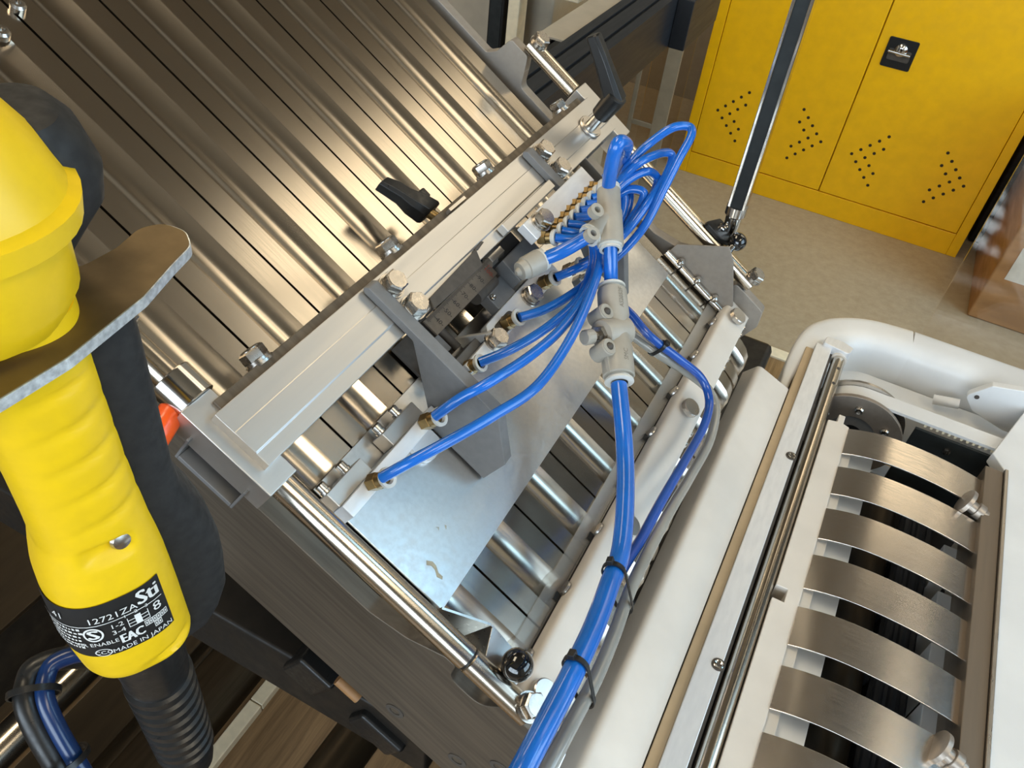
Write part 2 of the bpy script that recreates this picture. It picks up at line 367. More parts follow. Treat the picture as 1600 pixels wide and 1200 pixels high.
hx, hz = -.0162, .565
h = G(WLD).prism(rpoly([(hx-.043, hz-.043), (hx+.043, hz-.043), (hx+.043, hz+.043), (hx-.043, hz+.043)], .006), 1, cy-.004, cy).build('lock_plate', 'black', t, bev=.001, label='black recessed lock plate')
G(WLD).prism(rpoly([(hx-.032, hz-.02), (hx+.032, hz-.02), (hx+.032, hz+.012), (hx-.032, hz+.012)], .005), 1, cy-.007, cy-.003).build('handle_cup', 'darkgrey', h)
G(WLD).cyl((hx-.034, cy-.012, hz+.005), (hx+.03, cy-.012, hz+.003), .0045, 12).lathe((hx, cy-.004, hz+.012), (0, -1, 0), [(0, .018), (.006, .018), (.011, .011), (.012, .006)], 20).build('swing_handle', 'chrome', h, label='chrome swing handle')

# ------------------------------------------------------------------ brown box, clear box and machines behind
t = thing('storage_box', 'brown laminated box with a white sticker standing right of the yellow cabinet', 'box', (.75, 2.6, 0), WLD)
G(WLD).box((.458, 2.40, 0), (1.05, 2.85, .62)).build('box_body', 'cardbox', t, bev=.006)
G(WLD).box((.494, 2.3985, .150), (.62, 2.4005, .255)).build('sticker', 'paper', t, label='white paper sticker')
t = thing('machine_base', 'dark grey machine foot in the gap beside the yellow cabinet', 'machine base', (.47, 3.0, 0), WLD)
G(WLD).box((.425, 2.87, 0), (.9, 3.2, .5)).build('foot_housing', 'dark', t, bev=.01)

t = thing('acrylic_box', 'tall clear acrylic box with pale edges standing left of the yellow cabinet', 'acrylic box', (-.655, 2.53, 0), WLD)
ax0, ax1, ay0, ay1, az = -.722, -.594, 2.46, 2.60, .54
g = G(WLD).box((ax0, ay0, 0), (ax1, ay0+.004, az)).box((ax0, ay1-.004, 0), (ax1, ay1, az))
g.build('pane', 'acrylic', t)
g = G(WLD)
g.box((ax0, ay0-.004, 0), (ax0+.014, ay0+.006, az-.035)).box((ax1-.046, ay0-.004, 0), (ax1, ay0+.006, az-.035))
g.box((ax0, ay0-.004, az-.035), (ax1, ay0+.006, az)).box((ax0+.014, ay0-.004, .24), (ax1-.046, ay0+.004, .256))
g.box((ax0, ay0+.006, az-.006), (ax1, ay1, az))
g.build('edge_frame', 'edge_acrylic', t, bev=.001)

t = thing('electrical_cabinet', 'beige grey sheet metal cabinet behind the upper end of the chute', 'control cabinet', (-1.2, 1.9, 0), WLD)
G(WLD).box((-1.9, 1.665, 0), (-.70, 2.2, 1.15)).build('cabinet_body', 'panelgrey', t, bev=.008)
G(WLD).box((-1.30, 1.655, .02), (-.835, 1.665, 1.12)).build('cabinet_door', 'panelgrey', t, bev=.003)
t = thing('cable_duct', 'black vertical cable duct in front of the beige grey cabinet', 'cable duct', (-.80, 1.60, 0), WLD)
G(WLD).box((-.8130, 1.585, 0), (-.7760, 1.640, 1.15)).build('duct', 'black', t, bev=.004)
G(WLD).box((-.8080, 1.583, .1), (-.7810, 1.5855, 1.12)).build('duct_cover', 'panelblack', t)
t = thing('cream_post', 'slim cream upright post with a short rail beside the black cable duct', 'post', (-.755, 1.6, 0), WLD)
G(WLD).box((-.7680, 1.585, 0), (-.7415, 1.625, 1.15)).build('upright', 'cream', t, bev=.003)
G(WLD).box((-.7415, 1.590, .845), (-.615, 1.620, .875)).build('rail', 'cream', t, bev=.003)

def extrusion(name, lab, x0, x1, y0, y1, z0, z1):
    """slotted profile running along Y"""
    t = thing(name, lab, 'profile beam', ((x0+x1)/2, y0, z0), WLD); sx = (x1-x0); mx = (x0+x1)/2; e = sx*.09; d_ = .006
    p = [(x0, z0), (x1, z0), (x1, z1), (mx+e*3, z1), (mx+e*3, z1-d_), (mx+e*2, z1-d_), (mx+e*2, z1), (mx-e*2, z1), (mx-e*2, z1-d_), (mx-e*3, z1-d_), (mx-e*3, z1), (x0, z1)]
    G(WLD).prism(p, 1, y0, y1).build('profile', 'blackmetal', t, bev=.0008)
    G(WLD).box((x0+.002, y1, z0+.002), (x1-.002, y1+.003, z1-.002)).build('end_cap', 'black', t, bev=.001)
    return t
t = extrusion('extrusion_beam', 'black slotted extrusion beam nearest the clear acrylic box', -.500, -.425, .70, 1.84, .80, .90)
g = G(WLD).box((-.425, 1.62, .80), (-.392, 1.846, .895)).build('end_bracket', 'blackmetal', t, bev=.002)
g = G(WLD)
for y, z in ((1.66, .895), (1.74, .895), (1.82, .895)): g.lathe((-.408, y, z), (0, 0, 1), [(0, .007), (.004, .007), (.006, .004)], 14)
g.build('cap_screws', 'bolt', t, kind='stuff')
extrusion('extrusion_beam', 'black slotted extrusion beam between the steel angle and the beam by the acrylic box', -.585, -.515, .70, 1.84, .76, .85)
t = thing('steel_angle', 'beige steel angle rail lying over the black beams at the top edge', 'angle rail', (-.52, 1.25, .88), WLD)
G(WLD).prism([(-.552, .895), (-.503, .895), (-.503, .84), (-.507, .84), (-.507, .891), (-.552, .891)], 1, 1.262, 1.58).build('angle_profile', 'panelgrey', t, bev=.0006)
G(WLD).ring((-.56, 1.42, .86), (0, 1, 0), .006, .009, .003).build('cable_eye', 'black', t)
t = thing('machine_base', 'dark machine housing under the black beams', 'machine base', (-.6, 1.2, 0), WLD)
G(WLD).box((-.752, .66, 0), (-.505, 1.50, .74)).build('base_housing', 'dark', t, bev=.01)
G(WLD).box((-.735, .655, .05), (-.53, .662, .70)).build('base_door', 'blackmetal', t, bev=.003)

# ------------------------------------------------------------------ things below the chute, lower left
t = thing('steel_shaft', 'polished steel shaft running across the dark space at lower left', 'shaft', (-.55, -.1, .48), WLD)
G(WLD).cyl((-.550, -.45, .5), (-.546, .40, .5), .0215, 32).build('shaft_bar', 'rod', t)
G(WLD).cyl((-.546, .40, .5), (-.546, .42, .5), .03, 32, ch=.002).build('shaft_collar', 'darkgrey', t)
t = thing('dark_beam', 'wide dark steel beam above the polished shaft at lower left', 'beam', (-.6, -.1, .5), WLD)
G(WLD).box((-.72, -.5, .50), (-.585, .60, .60)).build('beam_body', 'dark', t, bev=.003)
G(WLD).box((-.722, -.5, .598), (-.583, .60, .604)).build('beam_lid', 'brown', t, bev=.001)
t = thing('base_panel', 'dark bronze coloured machine panel under the yellow grip', 'panel', (-.64, .2, 0), WLD)
G(WLD).box((-.86, -.3, .0), (-.585, .64, .22)).build('panel_body', 'brown', t, bev=.004)
G(WLD).box((-.70, -.3, .22), (-.60, .64, .235)).build('panel_lip', 'brown', t, bev=.002)
t = thing('floor_strip', 'cream skirting strip on the wood look floor below the chute', 'floor strip', (-.562, .4, 0), WLD)
G(WLD).box((-.5725, -.2, 0), (-.548, .418, .018)).build('strip', 'cream', t, bev=.002)
G(WLD).box((-.5725, .4195, 0), (-.548, .95, .018)).build('strip', 'cream', t, bev=.002)
t = thing('support_roller', 'dark shiny roller under the chute above the wood look floor', 'roller', (-.26, .1, .48), WLD)
G(WLD).cyl((-.262, -.1, .5), (-.232, .62, .5), .0255, 36).build('roller_tube', 'brown', t)
G(WLD).cyl((-.2625, -.112, .5), (-.262, -.1, .5), .012, 20).build('axle', 'rod', t)
t = thing('support_beam', 'black horizontal beam under the left side plate of the chute', 'beam', (-.3, .21, .806), WLD)
G(WLD).box((-.75, .192, .806), (-.105, .228, .868)).build('beam_body', 'dark', t, bev=.003)
g = G().box((.095, .186, -.175), (.125, .232, -.14)).build('foot_block', 'black', t, bev=.003)
g = G().box((.150, .186, -.165), (.188, .232, -.14)).build('foot_block', 'black', t, bev=.003)
G().cyl((.118, .186, -.118), (.136, .186, -.118), .004, 12).build('pin', 'cardbox', t, label='small reddish pin')
# dark cable bundle with a blue hose and ties
t = thing('cable_bundle', 'black cable and dark blue hose tied together at lower left', 'cable bundle', (-.25, .07, .99), WLD)
pa = spline([(-.238, .105, .985), (-.249, .090, .998), (-.2554, .0795, 1.0), (-.2546, .0735, .998), (-.2485, .0663, .995), (-.2377, .0605, .985), (-.221, .0545, .965), (-.198, .046, .93), (-.178, .040, .895)], 6)
G(WLD).tube(pa, .0056, 14).build('black_cable', 'black', t)
G(WLD).tube([p+Vector((.0065, .0055, .002)) for p in pa], .0042, 14).build('blue_hose', 'deepnavy', t, label='dark blue hose')
g = G(WLD)
for i in (22, 34, 42):
    a = pa[i]+Vector((.003, .0025, .001)); tg = (pa[i+1]-pa[i-1]).normalized(); x, y, _ = frame_of(tg)
    G(WLD).lathe_open(a-tg*.001, tg, [(0, .0105), (0, .0115), (.003, .0115), (.003, .0105), (0, .0105)], 18).build('cable_tie', 'black', t)

# ------------------------------------------------------------------ feed chute
chute = thing('feed_chute', 'sloping stainless chute of long grooved lanes with a side plate on each edge', 'chute', (0, .39, -.09))
GW, GD = .0212, .0031; GR = ((GW/2)**2+GD**2)/(2*GD); GA = math.asin(GW/2/GR)
prof = [(0, -.008), (0, 0)]+[(.02425+GR*math.sin(GA*k/8), GR*math.cos(GA)-GR*math.cos(GA*k/8)) for k in range(-8, 9)]+[(.0485, 0), (.0485, -.008)]
v0 = .2393+.0006-.0501
secs = [(-.47, 0, 0), (.192, 0, 0), (.2025, -.0006, 0), (.2110, -.0024, .0006), (.2172, -.0056, .0022), (.2205, -.0098, .0055)]
rings = [[(u, v0+min(max(p, ins), .0485-ins), q+dw) for p, q in prof] for u, dw, ins in secs]
lane = G().loft(rings).build('lane_plate', 'plank', chute, ang=20)
for k in range(1, 8): dup_part(lane, chute, (0, .0501*k, 0))
sp = rpoly([(-.47, -.088), (-.47, .001), (-.1225, .001), (-.1165, .009), (-.113, .026), (-.094, .026), (-.0885, .014), (-.083, .002), (.082, .001), (.104, .008), (.122, .0215), (.1295, .0215), (.134, .008), (.156, .008), (.161, .026), (.194, .026), (.203, .012), (.206, -.088)], [0, 0, .004, .004, .004, .004, .006, .006, .010, .014, .004, .003, .010, .010, .004, .004, .006, .003])
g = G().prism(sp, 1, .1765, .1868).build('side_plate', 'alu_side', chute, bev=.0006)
sp2 = [p for p in sp]
G().prism(sp2, 1, .6005, .6105).build('side_plate', 'dull', chute, bev=.0006)
g = G()
for p in ((.145, .1765, -.070), (.190, .1765, -.062), (.2, .1765, -.03)): g.ring(p, (0, -1, 0), .0035, .006, .0006, 20)
g.build('countersunk_holes', 'darkgrey', chute, kind='stuff')
for u, v in ((-.2635, .2723), (-.2752, .2924)):
    G().lathe((u, v, 0), (0, 0, 1), [(0, .0042), (.0035, .0042), (.0048, .003), (.0048, .0016), (.003, .0015)], 18).build('lane_screw', 'bolt', chute)
G().box((-.46, .1885, -.0125), (.195, .5990, -.0085)).build('dark_slot_backing', 'dark', chute)  # added dark sheet, keeps the slots between the lanes black
G().box((.1715, .1870, -.012), (.1790, .1968, .0155)).build('end_tab', 'alu_white', chute, bev=.0004)
G().box((.2060, .1868, -.020), (.2190, .1960, -.004)).build('end_tab', 'alu_white', chute, bev=.0004)
# thin cover sheet with stains
t = thing('cover_sheet', 'flat dull steel sheet lying across the lanes under the air stops', 'steel sheet', (.08, .39, .0003))
G().box((.020, .2045, .0004), (.1135, .5735, .0019)).build('sheet_plate', 'sheet', t, bev=.0003)
for pts in ([(.0905, .2195), (.0935, .2215), (.0965, .2212), (.1000, .2190), (.1030, .2192), (.1038, .2176), (.1005, .2165), (.0975, .2188), (.0945, .2192), (.0920, .2175)],
            [(.0835, .2385), (.0850, .2400), (.0862, .2382), (.0848, .2390)], [(.0868, .2435), (.0880, .2440), (.0892, .2420), (.0880, .2425)]):
    G().prism(pts, 2, .0018, .00205).build('stain', 'stain', t, label='dried beige stain')
t = thing('end_strip', 'clear strip laid across the lower ends of the lanes beside the white guide bar', 'strip', (.165, .39, .0003))
G().box((.1575, .197, .0004), (.1684, .590, .0016)).build('strip_film', 'film', t)
# white guide bar with thumb screws
t = thing('guide_bar', 'long white plastic bar screwed across the lower end of the chute', 'guide bar', (.188, .39, 0))
G().prism(rpoly([(.1690, .0008), (.1928, .0008), (.1928, .0125), (.1690, .0125)], [0, 0, .002, .004]), 1, .197, .603).build('bar', 'hdpe', t, bev=.0005)
g = G().box((.1681, .198, .0016), (.1690, .602, .0021))  # black boxes paint the darkness of the gaps at the lane ends
for k in range(8):
    v = .2393+.0006-.0501+.0501*k
    g.box((.1650, v+.0190, .0003), (.1690, v+.0245, .0021))
g.build('painted_gap', 'black', t, kind='stuff', label='black pieces painted for the dark gaps at the end of each lane')
for k in range(8):
    v = .2393+.0006-.0501+.0501*k+.0290
    G().lathe((.1672, v, .0028), (1, 0, .12), [(0, .0046), (.0010, .0050), (.0016, .0050)], 20).build('lane_stop', 'steel', t)
for v in (.202, .328, .453, .583):
    G().lathe((.1800, v, .0125), (0, 0, 1), [(0, .004), (.0022, .004), (.0024, .0070), (.0026, .0073), (.0060, .0073), (.0066, .0067), (.0066, .0004)], 28).build('thumb_screw', 'steel', t, ang=30)
for k in range(8):
    for dv in (-.006, .006):
        v = .2393+.0501*k+dv
        if v < .6: G().lathe((.1928, v, .0045), (1, 0, .1), [(0, .0034), (.0030, .0034), (.0040, .0024), (.0040, .001)], 16).build('cap_screw', 'bolt', t)

# guide rods
def guide_rod(lab, v, side):
    t = thing('guide_rod', lab, 'guide rod', (.03, v, .026)); r = .0066; w_ = .033
    G().cyl((-.047, v, w_), (.1275, v, w_), r, 32).build('rod_bar', 'rod', t)
    G().cyl((-.1, v, w_), (-.0485, v, w_), r, 32, ch=.0006).build('end_sleeve', 'rod', t)
    G().cyl((.129, v, w_), (.170, v, w_), r, 32, ch=.0006).build('end_sleeve', 'rod', t)
    G().cyl((-.0487, v, w_), (-.0468, v, w_), r-.0008, 24).build('gap_ring', 'black', t)
    G().cyl((.1273, v, w_), (.1292, v, w_), r-.0008, 24).build('gap_ring', 'black', t)
    for u in (-.0945, .1655): G().hexbolt((u, v, w_+.0055), (0, 0, 1), .0068, .005).build('hex_bolt', 'bolt', t, ang=25)
    return t
guide_rod('thick polished guide rod along the left side plate of the chute', .1785, -1)
guide_rod('thick polished guide rod along the right side plate near the yellow cabinet', .6045, 1)

# ------------------------------------------------------------------ clamping cross beam
t = thing('cross_beam', 'broad aluminium beam clamped across the chute between the two guide rods', 'cross beam', (-.02, .383, .006))
G().prism([(-.0365, .030), (-.0037, .030), (-.0037, .0464), (-.0115, .0464), (-.0120, .0470), (-.0245, .0470), (-.0250, .0466), (-.0365, .0466)], 1, .1737, .5910).build('beam_top', 'alu', t, bev=.0005)
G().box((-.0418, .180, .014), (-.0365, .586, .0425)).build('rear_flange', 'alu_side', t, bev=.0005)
for v in (.2146, .329, .4422, .5639): G().hexbolt((-.0418, v, .037), (-1, 0, .25), .0068, .0055).build('rear_bolt', 'bolt', t, ang=25)
for v, s in ((.1665, 1), (.5965, 1)):
    c = G().box((-.0475, v, .0215), (.0065, v+.0185, .0405)).build('clamp_block', 'alu', t, bev=.0006)
for lo, hi in ((.1640, .1765), (.5905, .602)):
    g = G().box((-.0365, lo, .0085), (-.0037, hi, .012)).box((-.0380, lo, .0085), (-.0365, hi, .030)).box((-.0037, lo, .0085), (-.0022, hi, .030))
    g.build('jaw_plate', 'grey', t, bev=.0004)
# orange indexing lever and collar on the left
c = thing('indexing_lever', 'orange tipped locking lever beside the left end of the cross beam', 'lever', (-.053, .172, .03))
G().lathe((-.0475, .1785, .033), (-1, 0, 0), [(0, .0105), (.0005, .011), (.0155, .011), (.016, .0105)], 32).build('lever_collar', 'chrome', c)
G().cyl((-.0540, .1835, .0335), (-.0520, .1705, .029), .0042, 20, r2=.0040).build('lever_stem', 'chrome', c)
G().lathe((-.0522, .1718, .0295), (.006, -.02, -.002), [(0, .0052), (.002, .0062), (.026, .0062), (.029, .0045), (.03, .001)], 24).build('lever_grip', 'orange', c, label='orange plastic grip')
# black clamping lever on the right end
c = thing('clamping_lever', 'tall black clamping lever standing on the right end of the cross beam', 'clamping lever', (-.018, .5625, .047))
G().cyl((-.018, .5615, .0471), (-.018, .5615, .0492), .0098, 32, ch=.0005).ring((-.018, .5615, .0492), (0, 0, 1), .0045, .0082, .0008, 28).build('washer', 'steel', c)
G().cyl((-.018, .5615, .049), (-.0185, .5605, .063), .0046, 20).build('stud', 'chrome', c)
hub = G().lathe((-.0185, .5605, .061), (-.0005, -.001, .014), [(0, .0062), (.001, .0072), (.018, .0082), (.0225, .0078), (.0235, .006)], 28).build('hub', 'black', c)
G().lathe((-.0195, .5585, .0842), (-.0005, -.001, .014), [(0, .0034), (.0008, .0034), (.0012, .003), (.0004, .0012)], 18).build('cross_screw', 'bolt', c)
def bar_section(p, d1, d2): return [Vector(p)+Vector(d1)*a+Vector(d2)*b_ for a, b_ in ((-1, -.6), (-.6, -1), (.6, -1), (1, -.6), (1, .6), (.6, 1), (-.6, 1), (-1, .6))]
G().loft([bar_section(p, (0, r_, 0), (r_*.5, 0, r_*.9)) for p, r_ in (((-.018, .5608, .078), .0076), ((-.027, .5600, .0835), .0066), ((-.042, .5596, .0915), .0055), ((-.0605, .5600, .1000), .0050), ((-.0615, .56, .1005), .0040))]).build('handle_arm', 'black', c, bev=.0005)
# black clamp lever lying behind the beam
c = thing('clamp_handle', 'short black plastic clamp handle lying over the lanes behind the cross beam', 'clamping lever', (-.06, .386, .01))
G().loft([bar_section(p, (0, r_, 0), (0, 0, h_)) for p, r_, h_ in (((-.0805, .3755, .0250), .0048, .005), ((-.073, .3790, .0255), .0062, .0055), ((-.066, .3818, .0250), .0058, .006), ((-.058, .3852, .0245), .0085, .0075), ((-.049, .3895, .0235), .0092, .008), ((-.0475, .390, .0235), .0080, .007))]).build('handle_body', 'black', c, bev=.0006)
G().box((-.0625, .3925, .018), (-.0555, .3985, .028)).build('release_button', 'black', c, bev=.001)
G().cyl((-.050, .3893, .0235), (-.0415, .3920, .0235), .0036, 18).build('stud', 'brass', c)
G().box((-.0395, .3795, .0425), (-.0375, .3985, .047)).build('stop_tab', 'steel', c)

# ------------------------------------------------------------------ divider plates
def divider(lab, v, th, low=.004, m='grey'):
    t = thing('divider_plate', lab, 'divider plate', (.03, v+th/2, .003)); top = .0528
    G().prism(rpoly([(-.0345, .0472), (-.0365, top-.003), (-.034, top), (.0635, top), (.0885, .0275), (.0885, low), (.046, low), (.002, .0475)], [0, .002, .002, .001, .001, .001, .001, .003]), 1, v, v+th).build('plate', m, t, bev=.0006)
    f = G().box((-.0345, v+th, .0472), (-.0040, v+th+.0125, .0500)).build('flange', 'alu', t, bev=.0004)
    for u in (-.0270, -.0105): G().hexbolt((u, v+th+.0058, .0500), (0, 0, 1), .0068, .0055).build('hex_bolt', 'bolt', t, ang=25)
    return t
divider('grey divider plate bolted to the left part of the cross beam under two blue hoses', .2835, .0085)
divider('grey divider plate bolted to the right part of the cross beam behind the hose loops', .4720, .0085, .0260)

# ------------------------------------------------------------------ air stops
def fitting(parent, p, ax, brass=.011, r=.0046, collar=.0055, mm='brass'):
    ax = Vector(ax).normalized(); p = Vector(p)
    f = G().lathe(p, ax, [(0, r*1.05), (brass*.55, r*1.05), (brass*.6, r*.85)], 6, .3).lathe(p+ax*brass*.6, ax, [(0, r*.92), (brass*.4, r*.92)], 20).build('push_fitting', mm, parent, ang=25)
    G().lathe_open(p+ax*brass*.95, ax, [(0, .0028), (0, collar*.82), (.0014, collar), (.003, collar), (.003, .0036), (.001, .0030)], 22).build('release_collar', 'collar', f)
    return f
def clamp(parent, u0, u1, a, b_, w1, sc_v):
    G().box((u0, a, .0025), (u1, b_, w1)).build('clamp_block', 'alu', parent, bev=.0005)
    for v in sc_v: G().lathe((u0, v, w1*.62), (-1, 0, 0), [(0, .0036), (.0016, .0036), (.0018, .0030), (.0052, .0030), (.0062, .0022), (.0062, .0010), (.004, .0009)], 16).build('socket_screw', 'bolt', parent)
UP = (.25, .1, 1)
t = thing('air_stop_bar', 'narrow aluminium stop bar with two brass fittings at the left edge of the sheet', 'air stop', (.04, .25, .002))
G().prism(rpoly([(.0352, .0022), (.0432, .0022), (.0432, .0200), (.0352, .0200)], .0004), 1, .1985, .2830).build('bar', 'alu_white', t, bev=.0005)
G().prism(rpoly([(.0435, .262), (.058, .262), (.058, .281), (.0435, .281)], [0, .008, .008, 0]), 2, .0022, .0060).build('foot_tab', 'alu_white', t)
clamp(t, .0258, .0352, .2000, .2290, .0150, (.2042, .2206)); clamp(t, .0258, .0352, .2490, .2790, .0150, (.2536, .2697))
fitting(t, (.0385, .2195, .0200), UP); fitting(t, (.0385, .2705, .0200), UP)
t = thing('air_stop_plate', 'pale stop plate with an oval slot and hex bolts above the steel sheet', 'air stop', (.034, .385, .002))
g = G().prism(rpoly([(.0335, .3180), (.0405, .3180), (.0412, .3450), (.0415, .4420), (.0270, .4420), (.0270, .3540), (.0335, .3480)], [.001, .001, .002, .002, .002, .003, .002]), 2, .0180, .0252).build('plate', 'alu_white', t, bev=.0006)
G().box((.0280, .320, .0022), (.0390, .440, .0180)).build('plate_foot', 'grey', t, bev=.0004)
G().prism(rpoly([(.0312, .3560), (.0400, .3560), (.0400, .3790), (.0312, .3790)], .0042), 2, .0250, .0254).build('oval_slot', 'darkgrey', t, label='dark oval slot')
G().prism([(.0195, .0030), (.0330, .0030), (.0330, .0330)], 1, .3465, .3495).build('gusset', 'alu_white', t, bev=.0005)
for u, v in ((.0376, .3490), (.0360, .4010)): G().hexbolt((u, v, .0252), (0, 0, 1), .0066, .005).build('hex_bolt', 'bolt', t, ang=25)
fitting(t, (.0368, .3220, .0200), UP, .009); fitting(t, (.0352, .3665, .0252), UP, .010); fitting(t, (.0362, .4190, .0252), UP, .010)
clamp(t, .0230, .0300, .3050, .3200, .0150, (.309,))
fitting(t, (.0435, .4500, .0225), UP, .012, mm='chrome'); fitting(t, (.0545, .4490, .0225), UP, .012, mm='chrome')
t = thing('air_manifold', 'aluminium air manifold with a long row of brass fittings crossing the right divider plate', 'air manifold', (.008, .45, .0535))
G().box((-.0012, .4045, .0535), (.0122, .4970, .0605)).build('manifold_bar', 'alu_white', t, bev=.0006)
G().box((-.0105, .3980, .0472), (-.0040, .4680, .0534)).build('rear_bar', 'alu', t, bev=.0005)
G().hexbolt((.0058, .4180, .0605), (0, 0, 1), .0064, .0052).build('hex_bolt', 'bolt', t, ang=25)
ROW = [(.0122, .4120+.0098*i) for i in range(9)]
for i, (u, v) in enumerate(ROW): fitting(t, (u, v, .0560), (.62, .12, .78), .0095, .0042, .0054)
RC = [(u+.0066, v+.0013, .0643) for u, v in ROW]

# ruler bracket, linear rail and valve block
t = thing('ruler_bracket', 'dark grey folded bracket carrying a metal ruler numbered 40 to 100', 'ruler', (0, .35, .024))
G().prism([(-.0084, .3137), (-.0104, .3700), (-.0004, .3640), (-.0022, .3105)], 2, .0473, .0488).box((-.0034, .3120, .0290), (-.0022, .3640, .0474)).build('bracket_face', 'darkgrey', t, bev=.0003)
G().slab([(-.0112, .3690, .0474), (-.0118, .3770, .0490), (-.0106, .3772, .0496), (-.0095, .3705, .0474)], (.0006, 0, .0012)).build('bracket_ear', 'darkgrey', t)
rl = G().box((-.0016, .3150, .0285), (.0098, .3895, .0300)).build('ruler_strip', 'scale', t, bev=.0002)
ry = lambda n: .3235+(n-40)*.001008
g = G()
for n in range(34, 103):
    L = .0034 if n % 10 == 0 else (.0026 if n % 5 == 0 else .0018)
    g.box((-.0010, ry(n)-.00010, .0300), (-.0010+L, ry(n)+.00010, .03008))
g.build('tick_marks', 'ink', rl, kind='stuff')
for n in range(40, 101, 10):
    s = str(n)+'-' if n > 40 else '40-'
    vs, fs = text_geo(s, .0046, lambda x, y, n=n: (.0054+x, ry(n)+y, .03010))
    G().add(vs, fs).build('ruler_number', 'inkred' if n == 100 else 'ink', rl, label='printed number %d' % n)
t = thing('linear_rail', 'black linear rail with small screws along the downstream edge of the cross beam', 'linear rail', (-.005, .42, .02))
G().box((-.0036, .386, .0200), (.0060, .4285, .0295)).build('rail_body', 'blackmetal', t, bev=.0005)
for v in (.3950, .4060, .4270): G().lathe((-.0080, v+.012, .0400), (0, 0, 1), [(0, .0022), (.0030, .0022), (.0034, .0018)], 10).build('rail_screw', 'bolt', t)
G().box((-.0095, .392, .0350), (-.0060, .450, .0400)).build('rail_cover', 'black', t, bev=.0004)
t = thing('slide_block', 'grey air slide block with small black print beside the ruler', 'slide block', (.012, .40, .012))
G().prism(rpoly([(.0060, .0120), (.0240, .0120), (.0240, .0330), (.0060, .0345)], .0012), 1, .3965, .4330).build('block_body', 'grey', t, bev=.0006)
G().box((.0120, .3735, .0150), (.0270, .3965, .0240)).build('block_foot', 'grey', t, bev=.0006)
G().cyl((.0005, .3860, .0330), (.0005, .4020, .0330), .0042, 6).build('hex_spacer', 'chrome', t)
G().cyl((.0105, .3650, .0235), (.0105, .3880, .0235), .0050, 24).build('piston', 'darkgrey', t)
G().lathe((.0185, .3760, .0240), (0, 0, 1), [(0, .0021), (.0016, .0021), (.0020, .0016), (.0010, .0010)], 14).build('block_screw', 'bolt', t)
G().cyl((.0205, .4020, .0330), (.0205, .4020, .0345), .0028, 18).build('adjuster', 'chrome', t)
# linkage seen in the dark pocket left of the plate
t = thing('pocket_linkage', 'small steel linkage in the dark pocket under the ruler', 'linkage', (.015, .335, .003))
G().cyl((.0020, .3380, .0090), (.0250, .3380, .0090), .0030, 16).build('link_rod', 'darkgrey', t)
G().box((.0100, .3240, .0020), (.0220, .3330, .0110)).build('link_block', 'grey', t, bev=.0005)
t = thing('dark_cover', 'dark cover strip on the lanes under the ruler', 'cover', (.012, .345, .0005))
G().box((-.0030, .3060, .0005), (.0255, .3430, .0030)).build('cover_plate', 'darkgrey', t, bev=.0004)

# ------------------------------------------------------------------ product guide plates with ball knobs
t = thing('side_guide', 'bent steel guide plate with a glossy black ball knob at the left rod end', 'guide plate', (.14, .196, .001))
pl = [(.1040, .1885), (.1300, .2005), (.1620, .1965)]
g = G()
for (a, b_) in zip(pl, pl[1:]):
    nx, ny = -(b_[1]-a[1]), b_[0]-a[0]; L = math.hypot(nx, ny); nx, ny = nx/L*.0012, ny/L*.0012
    g.prism([a, b_, (b_[0]+nx, b_[1]+ny), (a[0]+nx, a[1]+ny)], 2, .0020, .0320)
g.build('guide_face', 'steel', t)
G().prism(rpoly([(.1300, .2000), (.1365, .1820), (.1560, .1830), (.1600, .1962)], [.001, .004, .004, .001]), 2, .0325, .0338).build('tab', 'steel', t, bev=.0003)
G().cyl((.1475, .1885, .0338), (.1475, .1885, .0400), .0030, 16).build('knob_stem', 'chrome', t)
G().ball((.1475, .1880, .0440), .0082, 32).build('ball_knob', 'gloss', t, label='glossy black ball knob')
t = thing('side_guide', 'flat angular steel guide plate with a black ball knob at the right rod end', 'guide plate', (.14, .593, .001))
G().prism(rpoly([(.1015, .0020), (.1010, .0150), (.1290, .0490), (.1415, .0425), (.1730, .0140), (.1715, .0020)], .0008), 1, .5920, .5934).build('guide_face', 'dull', t, bev=.0003)
g = G()
for a, b_ in ((.100, .117), (.1185, .136), (.1375, .155), (.1565, .172)): g.cyl((a, .5890, .0045), (b_, .5890, .0045), .0030, 16)
g.build('hinge_barrel', 'chrome', t)
for u in (.1145, .1355, .1572): G().lathe((u, .5885, .0070), (0, -.2, 1), [(0, .0036), (.0022, .0036), (.0040, .0026), (.0046, .0010)], 16).build('dome_screw', 'chrome', t)
G().cyl((.1325, .5934, .0440), (.1325, .6010, .0470), .0028, 14).build('knob_stem', 'chrome', t)
G().ball((.1325, .6065, .0495), .0078, 32).build('ball_knob', 'gloss', t, label='glossy black ball knob')

